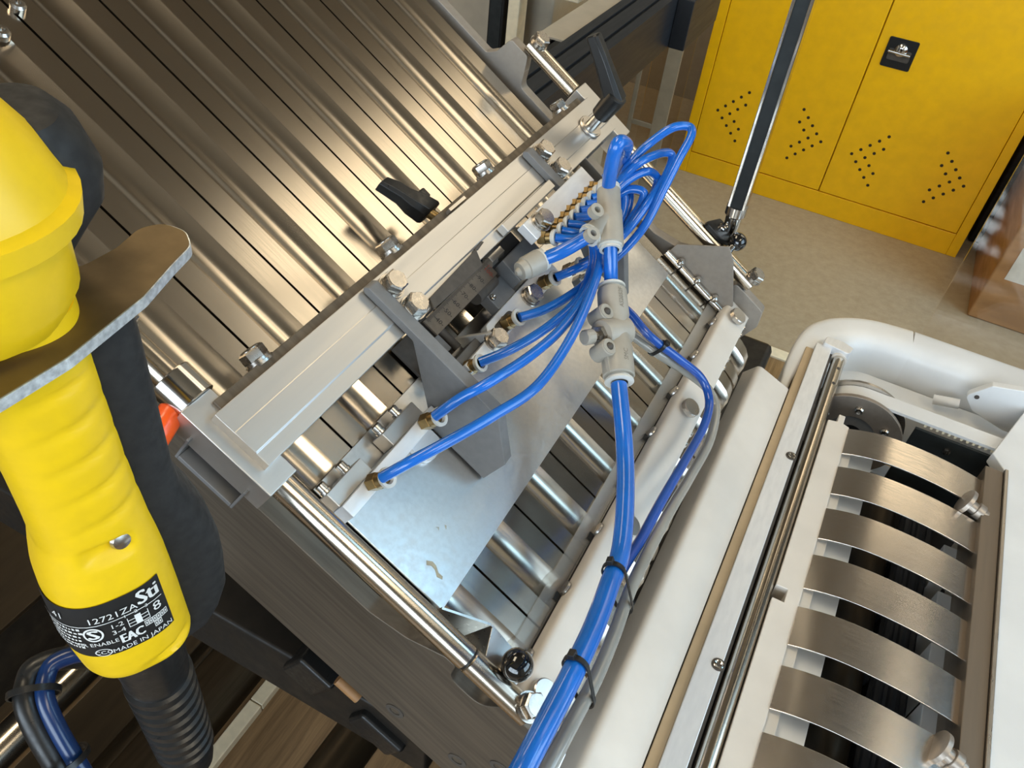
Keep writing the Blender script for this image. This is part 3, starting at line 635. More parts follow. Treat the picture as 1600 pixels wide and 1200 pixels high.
# ------------------------------------------------------------------ hoses and fittings
PATHS = dict(
e = [(0.0393, 0.2178, 0.0330), (0.0430, 0.2261, 0.0480), (0.0499, 0.2442, 0.0580), (0.0587, 0.2720, 0.0640), (0.0668, 0.3060, 0.0700), (0.0645, 0.3540, 0.0720), (0.0558, 0.4050, 0.0700), (0.0466, 0.4315, 0.0690), (0.0350, 0.4290, 0.0720), (0.0275, 0.4190, 0.0690), RC[0]],
d = [(0.0393, 0.2690, 0.0330), (0.0415, 0.2769, 0.0500), (0.0463, 0.2890, 0.0620), (0.0541, 0.3221, 0.0660), (0.0584, 0.3585, 0.0660), (0.0571, 0.4046, 0.0640), (0.0497, 0.4315, 0.0620), (0.0391, 0.4381, 0.0660), (0.0290, 0.4290, 0.0680), RC[1]],
c = [(0.0386, 0.3230, 0.0300), (0.0468, 0.3387, 0.0420), (0.0545, 0.3689, 0.0500), (0.0572, 0.4025, 0.0540), (0.0512, 0.4297, 0.0560), (0.0424, 0.4388, 0.0620), (0.0290, 0.4390, 0.0680), RC[2]],
b = [(0.0385, 0.3678, 0.0370), (0.0463, 0.3824, 0.0430), (0.0525, 0.4041, 0.0480), (0.0556, 0.4251, 0.0500), (0.0548, 0.4509, 0.0500), (0.0525, 0.4700, 0.0550), (0.0489, 0.4804, 0.0700), (0.0456, 0.4892, 0.0800), (0.0408, 0.4927, 0.0850), (0.0330, 0.4900, 0.0800), (0.0300, 0.4820, 0.0700), (0.0270, 0.4600, 0.0650), RC[3]],
a = [(0.0392, 0.4202, 0.0370), (0.0447, 0.4308, 0.0460), (0.0509, 0.4522, 0.0500), (0.0520, 0.4682, 0.0600), (0.0505, 0.4867, 0.0750), (0.0467, 0.5031, 0.0850), (0.0414, 0.5103, 0.0900), (0.0325, 0.5019, 0.0920), (0.0275, 0.4890, 0.0830), (0.0262, 0.4700, 0.0680), RC[4]],
l2 = [RC[5], (0.0265, 0.4770, 0.0690), (0.0238, 0.4900, 0.0840), (0.0250, 0.4995, 0.0960), (0.0319, 0.5216, 0.1000), (0.0384, 0.5267, 0.1000), (0.0443, 0.5115, 0.0950), (0.0482, 0.4847, 0.0850), (0.0513, 0.4674, 0.0700), (0.0512, 0.4599, 0.0520), (0.0460, 0.4512, 0.0340)],
l1 = [RC[6], (0.0258, 0.4880, 0.0710), (0.0205, 0.4985, 0.0890), (0.0203, 0.5142, 0.1000), (0.0236, 0.5252, 0.1150), (0.0311, 0.5343, 0.1200), (0.0365, 0.5283, 0.1200), (0.0418, 0.5115, 0.1100), (0.0495, 0.4940, 0.0950), (0.0575, 0.4750, 0.0780), (0.0600, 0.4620, 0.0560), (0.0570, 0.4502, 0.0340)],
)
HL = dict(e='blue hose from the lowest left stop fitting, longest of the sweeping hoses', d='blue hose from the second stop fitting, crossing over the left divider plate',
          c='blue hose from the fitting at the lower tip of the pale stop plate', b='blue hose from the fitting in the oval slot, ending in the smallest loop',
          a='blue hose from the top fitting of the stop plate, ending in a mid sized loop', l2='blue hose making the second widest loop over the right divider plate',
          l1='blue hose making the widest loop, in front of the yellow cabinet')
for k, p in PATHS.items():
    o = G().tube(spline(p, 10), .0030, 14).build('air_hose', 'blue', loc=BED(p[0]))
    tag(o, HL[k], 'hose', 'thin blue air hoses of the stop manifold')
for i in range(7, 9):                    # short hoses from the far end of the row, bending out of sight
    u, v, w0 = RC[i]
    p = [(u, v, w0), (u+.006, v+.006, w0+.008), (u+.016, v+.006, w0+.010), (u+.026, v-.006, w0), (u+.028, v-.020, w0-.022)]
    o = G().tube(spline(p, 8), .0030, 14).build('air_hose', 'blue', loc=BED(p[0]))
    tag(o, 'short blue hose at the %s fitting of the row, bending under the loops' % ['second last', 'far last'][i-7], 'hose', 'thin blue air hoses of the stop manifold')
big = [(0.1074, 0.3591, 0.0650), (0.1297, 0.3215, 0.0680), (0.1418, 0.2871, 0.0750), (0.1497, 0.2535, 0.0820), (0.1497, 0.2277, 0.0880), (0.1497, 0.2009, 0.0930), (0.1477, 0.1753, 0.0980), (0.1464, 0.1516, 0.1000), (0.1448, 0.1273, 0.1020), (0.1452, 0.1050, 0.1000)]
navy = [(0.0772, 0.4447, 0.0400), (0.0934, 0.4401, 0.0460), (0.1130, 0.4359, 0.0480), (0.1406, 0.4460, 0.0450), (0.1648, 0.4562, 0.0400), (0.1796, 0.4479, 0.0380), (0.1837, 0.4215, 0.0400), (0.1791, 0.3754, 0.0460), (0.1732, 0.3293, 0.0530), (0.1686, 0.2895, 0.0600), (0.1648, 0.2649, 0.0640), (0.1610, 0.2405, 0.0700), (0.1610, 0.2131, 0.0750), (0.1593, 0.1847, 0.0800), (0.1568, 0.1620, 0.0830), (0.1551, 0.1361, 0.0850), (0.1552, 0.1100, 0.0840)]
clear = [(p_[0]+(.0022 if p_[1] < .45 else .0005), p_[1], p_[2]) for p_ in [(0.1040, 0.4383, 0.0360), (0.1256, 0.4396, 0.0400), (0.1541, 0.4562, 0.0340), (0.1772, 0.4634, 0.0320), (0.1902, 0.4529, 0.0320), (0.1934, 0.4217, 0.0340), (0.1884, 0.3756, 0.0400), (0.1805, 0.3324, 0.0500), (0.1739, 0.2947, 0.0600), (0.1692, 0.2653, 0.0680), (0.1662, 0.2440, 0.0740), (0.1653, 0.2155, 0.0800), (0.1630, 0.1865, 0.0860), (0.1598, 0.1634, 0.0900), (0.1570, 0.1368, 0.0930), (0.1568, 0.1130, 0.0920)]]
PB, PN, PC = spline(big, 10), spline(navy, 8), spline(clear, 8)
o = G().tube(PB, .0050, 18).build('supply_hose', 'blue', loc=BED(big[0])); tag(o, 'thick blue supply hose hanging from the inline valve down to the bottom edge', 'hose')
o = G().tube(PN, .0031, 14).build('return_hose', 'navy', loc=BED(navy[0])); tag(o, 'thin darker blue hose bending past the white guide bar to the thick hose', 'hose')
o = G().tube(PC, .0034, 14).build('clear_hose', 'clear', loc=BED(clear[0])); tag(o, 'milky clear hose running beside the thick blue hose', 'hose')
def near(P, v): return min(range(len(P)), key=lambda i: abs(P[i].y-v))
def zip_tie(lab, pts, tg):
    """oval loop around several hose sections (centre, radius), with a small lock"""
    tg = Vector(tg).normalized(); ca, ra = Vector(pts[0][0]), pts[0][1]; cb, rb = Vector(pts[1][0]), pts[1][1]
    ca = ca-tg*(ca-cb).dot(tg)*.5; cb = cb+tg*(ca-cb).dot(tg)
    x = (cb-ca).normalized(); y = tg.cross(x).normalized(); e = .0007; loop = []
    for k in range(13): an = PI/2+PI*k/12; loop.append(ca+(x*math.cos(an)+y*math.sin(an))*(ra+e))
    for k in range(13): an = -PI/2+PI*k/12; loop.append(cb+(x*math.cos(an)+y*math.sin(an))*(rb+e))
    loop.append(loop[0])
    t = thing('zip_tie', lab, 'zip tie', tuple((ca+cb)/2))
    vs = []; fs = []; n = len(loop)-1; c_ = (ca+cb)/2
    for p in loop[:-1]:
        d = (p-c_).normalized()
        for a, b_ in ((-.0012, -.0003), (.0012, -.0003), (.0012, .0007), (-.0012, .0007)): vs.append(p+tg*a+d*b_)
    for i in range(n):
        for k in range(4): fs.append((i*4+k, i*4+(k+1) % 4, ((i+1) % n)*4+(k+1) % 4, ((i+1) % n)*4+k))
    G().add(vs, fs).build('strap_loop', 'black', t)
    p = loop[6]; d = (p-c_).normalized(); q = d.cross(tg)
    G().slab([p+tg*.002-q*.0016, p+tg*.002+q*.0016, p-tg*.002+q*.0016, p-tg*.002-q*.0016], d*.0028).build('strap_lock', 'black', t, bev=.0003)
i, j = near(PB, .2285), near(PC, .2440)
zip_tie('black zip tie round the thick blue and clear hoses above the white guide bar', [(PB[i], .005), (PC[j], .0034)], PB[i+1]-PB[i-1])
i, j = near(PB, .170), near(PC, .181)
zip_tie('black zip tie round the thick blue and clear hoses near the lower edge', [(PB[i], .005), (PC[j], .0034)], PB[i+1]-PB[i-1])
zip_tie('small black zip tie holding the darker blue and clear hoses over the lanes', [((.1225, .4385, .0470), .0031), ((.1256, .4396, .0400), .0034)], (.02, .006, -.002))
# tee fitting
t = thing('tee_fitting', 'pale grey plastic tee fitting on top of the hose cluster, with two eyelets', 'tee fitting', (.0366, .4634, .06))
a, b_ = Vector((.0220, .4553, .090)), Vector((.0471, .4249, .083)); ax = (b_-a).normalized(); c_ = Vector((.0351, .4403, .086))
G().lathe(a, ax, [(0, .0071), (.0006, .0076), (.0150, .0076), (.0160, .0082), (.0385, .0085), (.0396, .0085), (.0400, .0081)], 28).build('tee_body', 'fit', t)
br = Vector((.0334, .4224, .0800)); G().lathe(c_, br-c_, [(0, .0080), (.006, .0080), (.0125, .0065), ((br-c_).length, .0068)], 26).build('tee_branch', 'fit', t)
for p, d in ((a, -ax), (b_, ax), (br, (br-c_).normalized())): G().lathe_open(Vector(p)-d*.0004, d, [(0, .0052), (0, .0076), (.0012, .0078), (.0014, .0066), (.0030, .0072), (.0036, .0072), (.0036, .0053)], 26).build('release_collar', 'collar', t)
for p in ((.0249, .4274, .0885), (.0328, .4102, .0865)): G().ring(p, (-.0, -.2, 1), .0022, .0046, .005, 24).build('eyelet', 'fit', t)
ar = [(0.0224, 0.4549, 0.0890), (0.0108, 0.4472, 0.1100), (0.0048, 0.4480, 0.1220), (0.0085, 0.4610, 0.1180), (0.0118, 0.4856, 0.1000), (0.0160, 0.5060, 0.0760), (0.0175, 0.5080, 0.0620)]
o = G().tube(spline(ar, 8), .0045, 18).build('supply_hose', 'blue', loc=BED(ar[0])); tag(o, 'thick blue hose bent over above the tee fitting', 'hose')
o = G().tube(spline([(.0334, .4224, .0800), (0.0283, 0.4057, 0.0680), (0.0223, 0.3974, 0.0550)], 8), .0045, 18).build('supply_hose', 'blue', loc=BED((.0334, .4224, .08))); tag(o, 'short thick blue hose between the tee fitting and the plug fitting', 'hose')
vs, fs = [], []
o = G().tube(spline([b_, Vector((.0564, .4203, .0760)), Vector((.0666, .4179, .067))], 6), .0045, 18).build('supply_hose', 'blue', loc=BED(b_)); tag(o, 'short thick blue hose between the tee fitting and the inline valve', 'hose')
t = thing('plug_fitting', 'pale grey push fitting at the slide block, fed by the tee branch', 'push fitting', (.02, .39, .045))
a, b2 = Vector((.0226, .3982, .0552)), Vector((.0182, .3831, .050)); G().lathe(a, b2-a, [(0, .0074), (.0006, .0078), (.0120, .0074), (.0124, .0066), (.0165, .0058), (.0170, .0030), (.0195, .0016)], 26).build('fitting_body', 'fit', t)
G().lathe_open(a, a-b2, [(-.0005, .0050), (-.0005, .0074), (.0012, .0074), (.0014, .0064), (.0034, .0070), (.0034, .0050)], 26).build('release_collar', 'collar', t)
# inline flow valve
t = thing('flow_valve', 'pale grey inline valve with a small side knob between the thick hoses', 'valve', (.087, .39, .055))
a, b_ = Vector((.0690, .4145, .067)), Vector((.1048, .3640, .065)); ax = (b_-a).normalized(); L = (b_-a).length; sd = Vector((-.0150, -.0270, 0)).normalized(); up = ax.cross(sd).normalized()
if up.z < 0: up = -up
def vp(s_, r_, an): return a+ax*(s_*L)+(up*math.cos(an)+(ax.cross(up))*math.sin(an))*r_
G().lathe(a, ax, [(0, .0088), (.0006, .0095), (L*.30, .0098), (L*.33, .0088), (L*.5, .0088), (L*.63, .0088), (L*.66, .0098), (L-.0006, .0098), (L, .0090)], 30).build('valve_body', 'fit', t)
mid = a+ax*L*.49
G().lathe(mid-sd*.0085, sd, [(0, .0090), (.0005, .0096), (.0200, .0096), (.0215, .0088), (.0220, .0060)], 28).build('valve_cross', 'fit', t)
G().lathe(mid+sd*.0135, sd, [(0, .0058), (.0030, .0058), (.0032, .0030), (.0085, .0028)], 6).build('valve_nut', 'bolt', t, ang=25)
G().lathe(mid+sd*.0215, sd, [(0, .0040), (.0005, .0048), (.0062, .0048), (.0070, .0040)], 14).build('valve_knob', 'fit', t, ang=20)
for s_ in (.27, .67):
    p = a+ax*L*s_+sd*.0125; G().cyl(p-up*.007, p+up*.006, .0055, 24, ch=.0005).ring(p+up*.006, up, .0026, .0050, .0006, 22).build('valve_boss', 'fit', t)
    G().ball(p+up*.0062, .0024, 12).build('boss_screw', 'darkgrey', t)
G().slab([a+ax*L*.62+sd*.0085, a+ax*L*.93+sd*.0085, a+ax*L*.93+sd*.0105, a+ax*L*.62+sd*.0135], up*.003).build('valve_rib', 'fit', t, bev=.0004)
for p, d in ((a, -ax), (b_, ax)): G().lathe_open(Vector(p)-d*.0003, d, [(0, .0052), (0, .0070), (.0022, .0068), (.0024, .0088), (.0038, .0090), (.0042, .0084), (.0042, .0053)], 26).build('release_collar', 'collar', t)
for s, s0 in (('AS2052F', .16), ('SMC', .82)):
    f_ = lambda x, y, s0=s0: vp(s0-x/L, .00995, y/.0098+.15)
    vs, fs = text_geo(s, .0042, f_)
    G().add(vs, fs).build('moulded_lettering', 'moulded', t, label='moulded letters '+s)

# ------------------------------------------------------------------ guard post with hinge, guard pane
t = thing('guard_post', 'upright black bar with chrome edges rising in front of the yellow cabinet', 'post', (-.0753, .62, 1.02), WLD)
G(WLD).box((-.0800, .6145, 1.052), (-.0705, .6255, 2.05)).build('black_insert', 'panelblack', t)
for a, b_ in ((-.0825, -.0800), (-.0705, -.0680)): G(WLD).box((a, .6125, 1.052), (b_, .6275, 2.05)).build('chrome_edge', 'chrome', t, bev=.0006)
G(WLD).lathe((-.0753, .62, 1.026), (0, 0, 1), [(0, .0052), (.001, .006), (.016, .0068), (.018, .0086), (.0262, .0086)], 24).build('ferrule', 'chrome', t)
t = thing('hinge_bracket', 'small black hinge bracket with one screw at the foot of the chrome edged post', 'bracket', (.115, .612, .034))
G().prism(rpoly([(.1020, .6010), (.1110, .6225), (.1300, .6225), (.1310, .6060), (.1220, .6010)], .003), 2, .0397, .0440).build('bracket_plate', 'black', t, bev=.0008)
G().lathe((.1165, .6130, .0440), (0, 0, 1), [(0, .0034), (.0012, .0034), (.0018, .0026), (.0010, .0010)], 18).build('bracket_screw', 'chrome', t)
t = thing('acrylic_screen', 'clear acrylic screen standing behind the white bumper, showing faint reflections', 'screen', (.5, .782, .80), WLD)
G(WLD).box((.122, .780, .80), (.95, .7845, 1.75)).build('pane', 'acrylic', t)

# ------------------------------------------------------------------ strap conveyor
t = thing('transfer_wedge', 'long white plastic wedge bar between the chute and the strap conveyor', 'wedge bar', (0, .36, .86), WLD)
G(WLD).prism(rpoly([(-.0228, .868), (-.0228, .8995), (-.0112, .9140), (.0203, .9003), (.0203, .868)], [0, .002, .006, .001, 0], 6), 1, .10, .6110).build('wedge', 'hdpe', t, bev=.0008)
t = thing('side_rail', 'aluminium side rail with countersunk screws beside the white wedge bar', 'rail', (.034, .4, .84), WLD)
G(WLD).box((.0287, .10, .845), (.0438, .6900, .9040)).build('rail_bar', 'alu_white', t, bev=.0006)
G(WLD).box((.0212, .10, .845), (.0287, .6850, .8990)).build('tan_shade_strip', 'tan', t, bev=.0008)  # added tan strip, shade at the foot of the wedge put into colour
G(WLD).box((.0435, .10, .88), (.0462, .69, .8985)).build('rail_lip', 'darkgrey', t)
for y in (.524, .3115):
    s_ = G(WLD).cyl((.0412, y, .9036), (.0412, y, .9044), .0046, 22).build('countersunk_screw', 'darkgrey', t)
    G(WLD).lathe((.0412, y, .9040), (0, 0, 1), [(0, .0034), (.0009, .0034), (.0011, .0028), (.0003, .0012)], 18).build('screw_head', 'chrome', s_)
G(WLD).prism(rpoly([(.034, .6895), (.0600, .6845), (.0625, .6960), (.0520, .7010), (.036, .7010)], .003), 2, .888, .9075).build('rail_end_block', 'alu_white', t, bev=.0008)
t = thing('round_shaft', 'long polished shaft lying beside the aluminium side rail', 'shaft', (.0535, .4, .893), WLD)
G(WLD).cyl((.0535, .10, .8965), (.0535, .6840, .8965), .0061, 32, ch=.0006).build('shaft_bar', 'rod', t)
g = G(WLD)
for y in (.640, .664): g.lathe((.0550, y, .9022), (.2, 0, 1), [(0, .0016), (.0006, .0016)], 14)
g.build('cross_holes', 'darkgrey', t, kind='stuff')
G(WLD).lathe_open((.0535, .6840, .8965), (0, 1, 0), [(0, .0055), (0, .0075), (.004, .0075), (.004, .0055)], 26).build('end_ring', 'hdpe', t)
t = thing('bed_plate', 'white plastic bed plate with a notch, carrying the left ends of the straps', 'bed plate', (.07, .4, .87), WLD)
G(WLD).prism([(.0605, .10), (.0788, .10), (.0788, .5905), (.0735, .5925), (.0735, .6030), (.0680, .6030), (.0680, .5925), (.0605, .5905), (.0605, .396), (.0690, .396), (.0690, .384), (.0605, .384)], 2, .870, .9005).build('plate_body', 'hdpe', t, bev=.0005)
G(WLD).lathe((.0650, .3900, .8860), (-1, .2, .6), [(0, .0028), (.003, .0028), (.0038, .0018)], 12).build('notch_screw', 'bolt', t)
t = thing('machine_base', 'black machine foot below the gap between the chute and the white wedge bar', 'machine base', (-.07, .55, 0), WLD)
G(WLD).box((-.15, .52, 0), (-.01, 1.06, .62)).build('foot_housing', 'dark', t, bev=.01)
G(WLD).box((-.145, .514, .05), (-.015, .5205, .58)).build('foot_cover', 'panelblack', t, bev=.002)
st = None
CONV = 'curved steel straps of the conveyor'
ORD = ['nearest the pulley', 'second from the pulley', 'third from the pulley', 'fourth from the pulley', 'fifth from the pulley', 'sixth from the pulley', 'seventh from the pulley, just inside the frame', 'eighth from the pulley, cut by the frame edge']
for i in range(8):
    y = .5710-.0506*i
    if st is None:
        n = 16; up_ = []; dn = []
        for k in range(n+1):
            x = .0785+.1165*k/n; q = k/n; z = .9012+.0090*(1-abs((q-.40)/(.40 if q < .4 else .60))**2.2)-.0015*q
            up_.append((x, z)); dn.append((x, z-.0016))
        st = G(WLD).prism(up_+dn[::-1], 1, y-.0168, y+.0168).build('conveyor_strap', 'strap', bev=.0003, ang=30)
        o = st
    else:
        o = st.copy(); col.objects.link(o); o.location = st.location+Vector((0, -.0506*i, 0)); LOC[o.name] = o.location.copy()
    tag(o, 'arched brushed steel strap, '+ORD[i], 'strap', CONV)
t = thing('strap_channel', 'brown grey steel channel gripping the right ends of the straps', 'channel', (.2, .4, .86), WLD)
G(WLD).box((.1885, .10, .868), (.2028, .6010, .9075)).build('channel_bar', 'brownsteel', t, bev=.0006)
G(WLD).box((.2030, .10, .868), (.2058, .6030, .9100)).build('channel_edge', 'steel', t, bev=.0005)
def knob(lab, y):
    c = thing('turn_knob', lab, 'knob', (.188, y, .90), WLD)
    G(WLD).cyl((.1936, y-.003, .9030), (.1780, y, .9070), .0050, 20).build('knob_stem', 'flange', c)
    G(WLD).cyl((.1905, y-.002, .9038), (.1850, y-.0010, .9052), .0066, 24, ch=.0004).build('knob_hub', 'flange', c)
    G(WLD).lathe((.1785, y, .9068), (-1, .15, .30), [(0, .0102), (.0005, .0112), (.0036, .0112), (.0042, .0102)], 34).build('knob_disc', 'flange', c)
knob('round steel turn knob on the channel near the second strap', .5480); knob('round steel turn knob on the channel at the bottom edge of the frame', .3258)
t = thing('white_cover', 'broad white cover panel with a cut corner at the right edge of the conveyor', 'cover', (.3, .4, .80), WLD)
G(WLD).prism(rpoly([(.2062, .10), (.2062, .6060), (.1945, .6250), (.2205, .7060), (.40, .7060), (.40, .10)], [0, .001, .002, .003, 0, 0]), 2, .892, .9040).build('cover_panel', 'hdpe_cool', t, bev=.0012)
G(WLD).box((.2075, .12, .80), (.2120, .6040, .892)).build('cover_wall', 'hdpe_cool', t, bev=.0006)
# inner works seen between the straps
t = thing('belt_machine', 'dark machine body under the strap conveyor', 'machine', (.12, .4, 0), WLD)
G(WLD).box((-.005, .02, .0), (.33, .6850, .795)).build('housing_body', 'dark', t, bev=.003)
t = thing('dark_backpanel', 'dark upright shield with one screw between the first strap and the white belt', 'backpanel', (.17, .636, .80), WLD)  # dark back panel of the belt machine, built on its own
G(WLD).box((.134, .6345, .797), (.2045, .6375, .8915)).build('backpanel_plate', 'panelblack', t)
G(WLD).lathe((.1660, .6345, .880), (0, -1, 0), [(0, .0032), (.0016, .0032), (.0018, .0022)], 16).build('backpanel_screw', 'bolt', t)
t = thing('step_plate', 'white stepped plate below the left ends of the straps', 'step plate', (.09, .4, .80), WLD)
G(WLD).box((.0790, .10, .80), (.1065, .5920, .8880)).build('step_lower', 'hdpe_cool', t, bev=.0006)
G(WLD).box((.0790, .10, .8880), (.0868, .5910, .8965)).build('step_upper', 'hdpe', t, bev=.0004)
t = thing('drive_roller', 'dark drive roller visible in the gaps between the straps', 'roller', (.13, .4, .83), WLD)
G(WLD).cyl((.128, .10, .845), (.128, .590, .845), .016, 28).build('roller_tube', 'brown', t)
for y in (.30, .40, .46, .52): G(WLD).cyl((.128, y-.008, .845), (.128, y+.008, .845), .0195, 28, ch=.001).build('roller_ring', 'black', t)
t = thing('toothed_roller', 'dark toothed shaft beside the drive roller under the third strap gap', 'shaft', (.16, .4, .82), WLD)
gp = []
for k in range(40): an = 2*PI*k/40; r_ = .0135 if k % 4 < 2 else .0112; gp.append((.162+r_*math.cos(an), .845+r_*math.sin(an)))
G(WLD).prism(gp, 1, .10, .592).build('toothed_shaft', 'blackmetal', t)
for i in range(5):
    o = G(WLD).box((.1785, .5210-.0506*i-.012, .80), (.1895, .5210-.0506*i+.014, .868)).build('white_spacer', 'hdpe_cool', bev=.0008, loc=(.184, .521-.0506*i, .80))
    tag(o, 'small white spacer block under the straps by the channel, in the %s gap' % ['second', 'third', 'fourth', 'fifth', 'sixth'][i], 'spacer block', 'white spacer blocks under the straps')
# pulley and timing belt
t = thing('belt_pulley', 'steel belt pulley with a screwed flange behind the first strap', 'pulley', (.088, .64, .81), WLD)
px, pz, pr = .0880, .856, .0410
G(WLD).cyl((px, .6405, pz), (px, .6590, pz), pr-.002, 48).build('pulley_rim', 'blackmetal', t)
f_ = G(WLD).ring((px, .6405, pz), (0, -1, 0), .0215, pr+.0040, .0045, 56).build('flange', 'flange', t, bev=.0004)
G(WLD).ring((px, .6400, pz), (0, -1, 0), .0100, .0215, .0022, 40).build('flange_recess', 'grey', t)
for an in (35, 95, 155): G(WLD).lathe((px+.031*math.cos(R(an)), .6360, pz+.031*math.sin(R(an))), (0, -1, 0), [(0, .0042), (.0016, .0042), (.0030, .0030), (.0022, .0014)], 18).build('flange_screw', 'bolt', f_)
G(WLD).ring((px, .6590, pz), (0, 1, 0), .0215, pr+.004, .0030, 48).build('rear_flange', 'steel', t)
t = thing('timing_belt', 'white toothed timing belt running over the pulley towards the right', 'belt', (.14, .65, .86), WLD)
pts = [(.30, pz+pr)]+[(px+pr*math.cos(R(a)), pz+pr*math.sin(R(a))) for a in range(90, 271, 10)]+[(.30, pz-pr)]
inn = [(.30, pz+pr-.0030)]+[(px+(pr-.003)*math.cos(R(a)), pz+(pr-.003)*math.sin(R(a))) for a in range(90, 271, 10)]+[(.30, pz-pr+.003)]
G(WLD).prism(pts+inn[::-1], 1, .6410, .6585).build('belt_band', 'hdpe_cool', t)
g = G(WLD); x = px+.052
while x < .30: g.prism([(x, pz+pr-.003), (x+.0028, pz+pr-.003), (x+.0022, pz+pr-.0058), (x+.0006, pz+pr-.0058)], 1, .6412, .6583); x += .0052
g.build('belt_teeth', 'cream', t, kind='stuff')
# rounded white frame
t = thing('rounded_bumper', 'thick rounded white bumper curving round the far end of the strap conveyor', 'bumper', (.06, .73, .84), WLD)
def frame_seg(P, hw=None, zt=None):
    rings = []
    for i, p in enumerate(P):
        tg = (Vector(P[min(i+1, len(P)-1)])-Vector(P[max(i-1, 0)])); tg = Vector((tg[0], tg[1], 0)).normalized(); n_ = Vector((-tg.y, tg.x, 0))
        h_ = hw[i] if hw else .0215; z_ = zt[i] if zt else .9020
        rings.append([Vector((p[0], p[1], 0))+n_*a+Vector((0, 0, z)) for a, z in rpoly([(-h_, .800), (h_, .800), (h_, z_), (-h_, z_)], [0, 0, min(.012, h_*.6), min(.018, h_*.9)], 5)])
    return G(WLD).loft(rings)
SP = spline([(.0165, .600, 0), (.0165, .655, 0), (.0265, .707, 0), (.0480, .7330, 0), (.0760, .7490, 0), (.1135, .7545, 0)], 6)
tt_ = [k/(len(SP)-1) for k in range(len(SP))]
frame_seg(SP, [.0042+.0173*min(1, max(0, (q-.12)/.45)) for q in tt_], [.8920+.0100*min(1, max(0, (q-.1)/.35)) for q in tt_]).build('frame_corner', 'hdpe_cool', t, ang=50)
frame_seg([Vector((.1142, .7545, 0)), Vector((.22, .7545, 0)), Vector((.42, .7545, 0))]).build('frame_side', 'hdpe_cool', t, ang=50)
G(WLD).box((.05, .690, .800), (.34, .731, .862)).build('inner_ledge', 'hdpe_cool', t, bev=.004)
t = thing('tension_bracket', 'white angular bracket plate with a small hole at the right edge', 'bracket', (.2, .70, .86), WLD)
G(WLD).prism(rpoly([(.1710, .8930), (.1860, .9130), (.2400, .9270), (.2700, .9060), (.2600, .8700), (.2150, .8700), (.1830, .8790)], [.006, .003, .002, .002, 0, .002, .006]), 1, .7070, .7150).build('bracket_plate', 'hdpe_cool', t, bev=.0008)
G(WLD).lathe((.1800, .7070, .8960), (0, -1, 0), [(0, .0022), (.0006, .0022)], 16).build('bracket_hole', 'darkgrey', t)
G(WLD).cyl((.150, .713, .872), (.172, .712, .878), .005, 16).build('bracket_pin', 'hdpe_cool', t)

# ------------------------------------------------------------------ enabling grip hanging close to the camera
E1, E2 = Vector((.454, .891, 0)), Vector((.891, -.454, 0)); AX = Vector((-.1693, .0863, 0))
def PEN(p): return AX+E1*p[0]+E2*p[1]+Vector((0, 0, p[2]))     # right, towards the viewer, up
grip = thing('enabling_grip', 'yellow and black hand held enabling switch hanging at the left edge, close up', 'hand switch', (0, 0, 1.08), PEN)
def ring(z, t0, t1, b_, e=0, n=40, sq=2.4):
    c_, a_ = (t0+t1)/2, (t1-t0)/2; o = []
    for k in range(n):
        an = 2*PI*k/n; x, y = math.cos(an), math.sin(an)
        o.append((c_+a_*math.copysign(abs(x)**(2/sq), x), e+b_*math.copysign(abs(y)**(2/sq), y), z))
    return o
LOW = [(1.252, -.0160, .0158, .0165), (1.234, -.0157, .0158, .0165), (1.218, -.0157, .0156, .0165), (1.200, -.0155, .0156, .0166), (1.184, -.0158, .0160, .0168), (1.172, -.0163, .0166, .0172),
       (1.164, -.0182, .0172, .0185), (1.156, -.0198, .0176, .0198), (1.146, -.0206, .0178, .0205), (1.132, -.0210, .0180, .0208), (1.118, -.0208, .0180, .0208), (1.108, -.0200, .0180, .0204), (1.1045, -.0190, .0176, .0195), (1.1015, -.0165, .0158, .0168), (1.1005, -.010, .010, .010)]
def low_at(z):
    for (z1, a1, b1, d1), (z0, a0, b0, d0) in zip(LOW, LOW[1:]):
        if z0 <= z <= z1: k = (z-z0)/(z1-z0); return a0+(a1-a0)*k, b0+(b1-b0)*k, d0+(d1-d0)*k
    return LOW[-1][1:]
def surf(z, an, off=0, sq=2.6):           # point on the yellow lower body, an measured from the viewer's side
    t0, t1, b_ = low_at(z); c_, a_ = (t0+t1)/2, (t1-t0)/2; x, y = math.sin(an), math.cos(an)
    return (c_+(a_+off)*math.copysign(abs(x)**(2/sq), x), (b_+off)*math.copysign(abs(y)**(2/sq), y), z)
rr = []
def dent(z, an):
    d = .0030*math.exp(-((an-.02)/.34)**4-((z-1.1690)/.0034)**4)*(.55+.45*math.cos((an-.3)*2))
    return d+.0022*math.exp(-((an-.42)/.42)**4-((z-1.1085-.004*(an-.42))/.0026)**4)
N_ = 96
for i in range(112):
    z = 1.252-.00136*i
    if z < 1.1008: break
    pts = []
    for k in range(N_):
        an = 2*PI*k/N_; a2 = (an+PI) % (2*PI)-PI
        rib = .0010*max(0, math.sin((1.234-z+.004*a2)/.0125*2*PI))**2*math.exp(-((a2-.35)/.55)**2) if 1.178 < z < 1.234 else 0
        pts.append(surf(z, an, -rib-dent(z, a2), 2.6))
    rr.append(pts)
rr.append([surf(1.1005, 2*PI*k/N_, 0, 2.6) for k in range(N_)])
G(PEN).loft(rr).build('grip_body', 'pyellow', grip, ang=60)
G(PEN).lathe(surf(1.1700, .24, -.0024), (.22, 1, .25), [(0, .0030), (.0006, .0032), (.0018, .0026), (.0022, .001)], 20).build('body_screw', 'bolt', grip)
